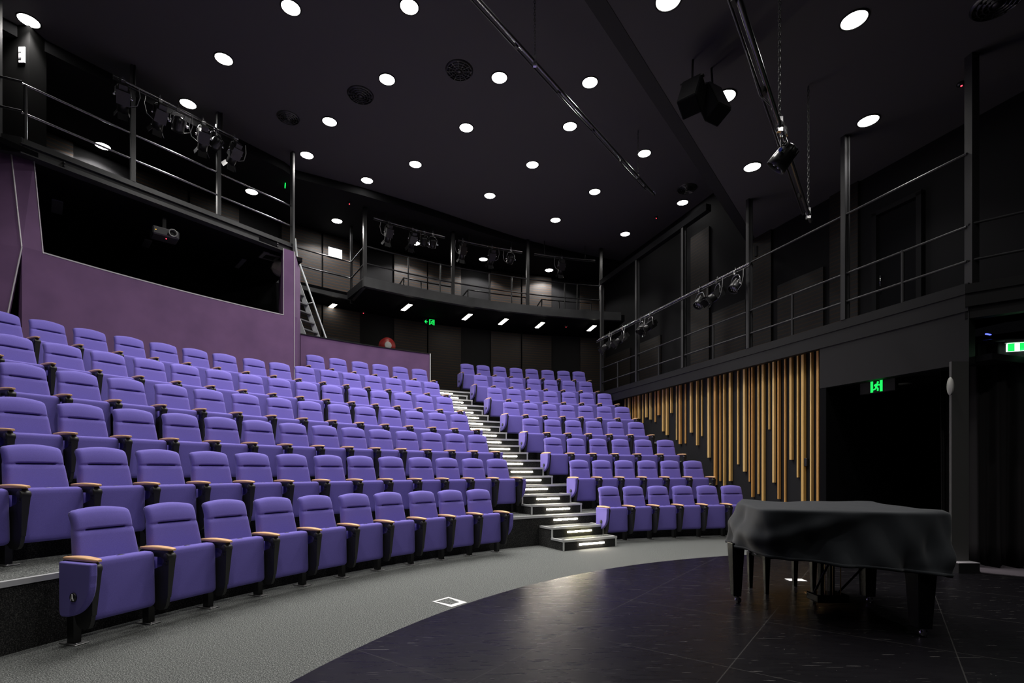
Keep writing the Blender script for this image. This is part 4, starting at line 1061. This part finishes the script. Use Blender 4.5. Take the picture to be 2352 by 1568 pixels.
# ================================================================ PIANO, COVER, BENCH
pn = thing('grand_piano', 'black grand piano under a cloth cover at right of the stage', 'piano')
body = [(2.42, 5.22), (2.24, 4.35), (2.75, 4.12), (3.22, 4.0), (3.34, 4.10), (3.60, 5.10), (3.62, 5.24)]
MB().extrude(body, .60, .955).build('case', M_lac, pn, bevel=.02)
MB().extrude([(2.42, 5.22), (3.62, 5.24), (3.60, 5.46), (2.44, 5.44)], .60, .74).build('keyboard_shelf', M_lac, pn, bevel=.01)
def pleg(x, y, wt, wb, lab=None, cast_r=.028):
    ztop = .601
    def sq(z, w_): return [(x-w_/2, y-w_/2, z), (x+w_/2, y-w_/2, z), (x+w_/2, y+w_/2, z), (x-w_/2, y+w_/2, z)]
    vs = sq(.075, wb)+sq(ztop, wt)
    l = MB().add(vs, [(3, 2, 1, 0), (4, 5, 6, 7), (0, 1, 5, 4), (1, 2, 6, 5), (2, 3, 7, 6), (3, 0, 4, 7)]).build('leg', M_lac, pn, bevel=.006)
    c = MB().lathe([(.030, .085), (.030, .070), (.014, .060), (.014, .045)], (x, y, 0), 12)
    c.lathe([(.0, -.014), (cast_r, -.014), (cast_r+.003, 0), (cast_r, .014), (0, .014)], (x+.015, y-.01, cast_r+.008), 16, MX)
    c.box((x+.008, y-.005, .055), (.02, .045, .03)); c.build('castor', M_chrome, l)
pleg(2.205, 5.0, .125, .075); pleg(3.50, 5.0, .125, .095); pleg(3.205, 3.985, .155, .105)
# lyre with pedals
ly = MB().bevbox((3.02, 4.86, .10), (.30, .20, .075), .01)
for x in (2.985, 3.075): ly.box((x, 4.9, .37), (.045, .05, .50))
ly = ly.build('lyre', M_lac, pn)
for x0, x1 in ((2.90, 3.02), (3.13, 3.45)):
    MB().tube([(x0, 4.88, .13), (x1, 4.70, .62)], .010, 8).build('brace', M_lac, ly)
for x in (2.955, 3.03, 3.105):
    MB().tube([(x, 4.80, .12), (x, 4.80, .60)], .005, 6).build('rod', M_brass, ly)
for x in (2.94, 3.02, 3.10):
    MB().bevbox((x, 5.03, .085), (.032, .16, .012), .004).build('pedal', M_brass, ly)

# cover
top = [(2.36, 5.26), (2.22, 4.80), (2.13, 4.28), (2.40, 4.12), (2.72, 4.02), (3.02, 3.95), (3.26, 3.91), (3.40, 3.97), (3.50, 4.45), (3.66, 5.05), (3.66, 5.26), (3.1, 5.30), (2.7, 5.29)]
bot = [(2.335, 5.50), (2.22, 5.00), (2.175, 4.36), (2.42, 4.19), (2.72, 4.03), (3.02, 3.92), (3.24, 3.84), (3.37, 3.92), (3.55, 4.45), (3.74, 5.10), (3.74, 5.55), (3.1, 5.58), (2.7, 5.56)]
zbot = [.53, .56, .565, .555, .54, .525, .505, .51, .52, .53, .53, .53, .53]
def sample(pts, t):     # closed Catmull-Rom
    n = len(pts); f = t*n; i = int(f) % n; u = f-int(f); p = [Vector(pts[(i+k) % n] if isinstance(pts[0], tuple) else (pts[(i+k) % n], 0)) for k in (-1, 0, 1, 2)]
    tt = .55
    m1, m2 = (p[2]-p[0])*tt*.8, (p[3]-p[1])*tt*.8
    return p[1]*(2*u**3-3*u**2+1)+m1*(u**3-2*u**2+u)+p[2]*(-2*u**3+3*u**2)+m2*(u**3-u**2)
ctr = Vector((2.98, 4.72)); rn_ = random.Random(4)
NU = 260
def cover_pt(u, v):
    tp = sample(top, u); bp = sample(bot, u); zb = sample(zbot, u)[0]
    if v < .22:         # lid, from centre out
        r = v/.22; p = ctr+(tp-ctr)*(r*.985); z = .992+.006*sin(p.x*5)*cos(p.y*4)+.004*sin(p.x*11+p.y*7)
        if u < .03 or u > .97 or True:
            z += .028*max(0, 1-abs((p-Vector((2.36, 5.2))).length)/.25)
        z -= .004*r**8
        return (p.x, p.y, z)
    w_ = (v-.22)/.78; w2 = w_**1.15
    p = tp+(bp-tp)*w2
    nv = (tp-ctr).normalized()
    fold = .030*sin(u*37.7+w_*3.5+2*sin(u*6.283*2))+.018*sin(u*88-w_*5)+.007*sin(u*150+w_*2)
    diag = .042*max(0, sin((p.x*5.2+w_*4.2)))**3*sin(pi*min(1, w_*1.1))
    z = .990+(zb-.990)*w_
    bulge = .012 if w_ < .1 else 0
    p = p+nv*((fold-.006)*w_**.8+diag+(.012*min(1, w_*20)))
    if w_ > .985: p = p-nv*.004
    z += .006*sin(u*60)*(w_ > .9)*(w_-.9)*10
    return (p.x, p.y, z)
o = MB().grid(lambda i, j: cover_pt(i, j), NU, 42, closed_u=True).build('piano_cover', M_cover)
s = o.modifiers.new('solid', 'SOLIDIFY'); s.thickness = .006; s.offset = 1
tag(o, 'black cloth dust cover draped over the grand piano', 'piano cover')
hem = MB().grid(lambda i, j: tuple(Vector(cover_pt(i, 1-.055*.78*(1-j)-.0)) + Vector((0, 0, 0)) + Vector((*((sample(top, i)-ctr).normalized()*.006), 0))), NU, 2, closed_u=True).build('hem', M_cover, o)
sd = hem.modifiers.new('solid', 'SOLIDIFY'); sd.thickness = .004

bn = thing('piano_bench', 'black wooden piano bench standing behind the covered piano', 'bench')
q0, q1v = Vector((2.69, 5.37)), Vector((3.22, 5.43)); upv = Vector((-.03, .30))
cq = (q0+q1v+upv)/2+upv*0
mid = (q0+(q1v+upv))/2; an = atan2(.06, .53)
MB().bevbox((mid.x, mid.y, .485), (.62, .38, .035), .01, an).build('seat', M_lac, bn)
MB().box((mid.x, mid.y, .425), (.56, .33, .10), an).build('apron', M_lac, bn)
for p in (q0, q1v, q0+upv, q1v+upv):
    vs = [(p.x+sx*w_, p.y+sy*w_, z) for z, w_ in ((0.006, .018), (.42, .030)) for sx, sy in ((-1, -1), (1, -1), (1, 1), (-1, 1))]
    MB().add(vs, [(3, 2, 1, 0), (4, 5, 6, 7), (0, 1, 5, 4), (1, 2, 6, 5), (2, 3, 7, 6), (3, 0, 4, 7)]).build('leg', M_lac, bn)
for f in (.3, .75):
    p = q0+upv*f; MB().lathe([(.012, 0), (.030, .015), (.032, .035), (.02, .045), (0, .047)], (p.x-.03, p.y, .43), 14, Matrix.Rotation(-pi/2, 3, 'Y')).build('adjusting_knob', M_chrome, bn)
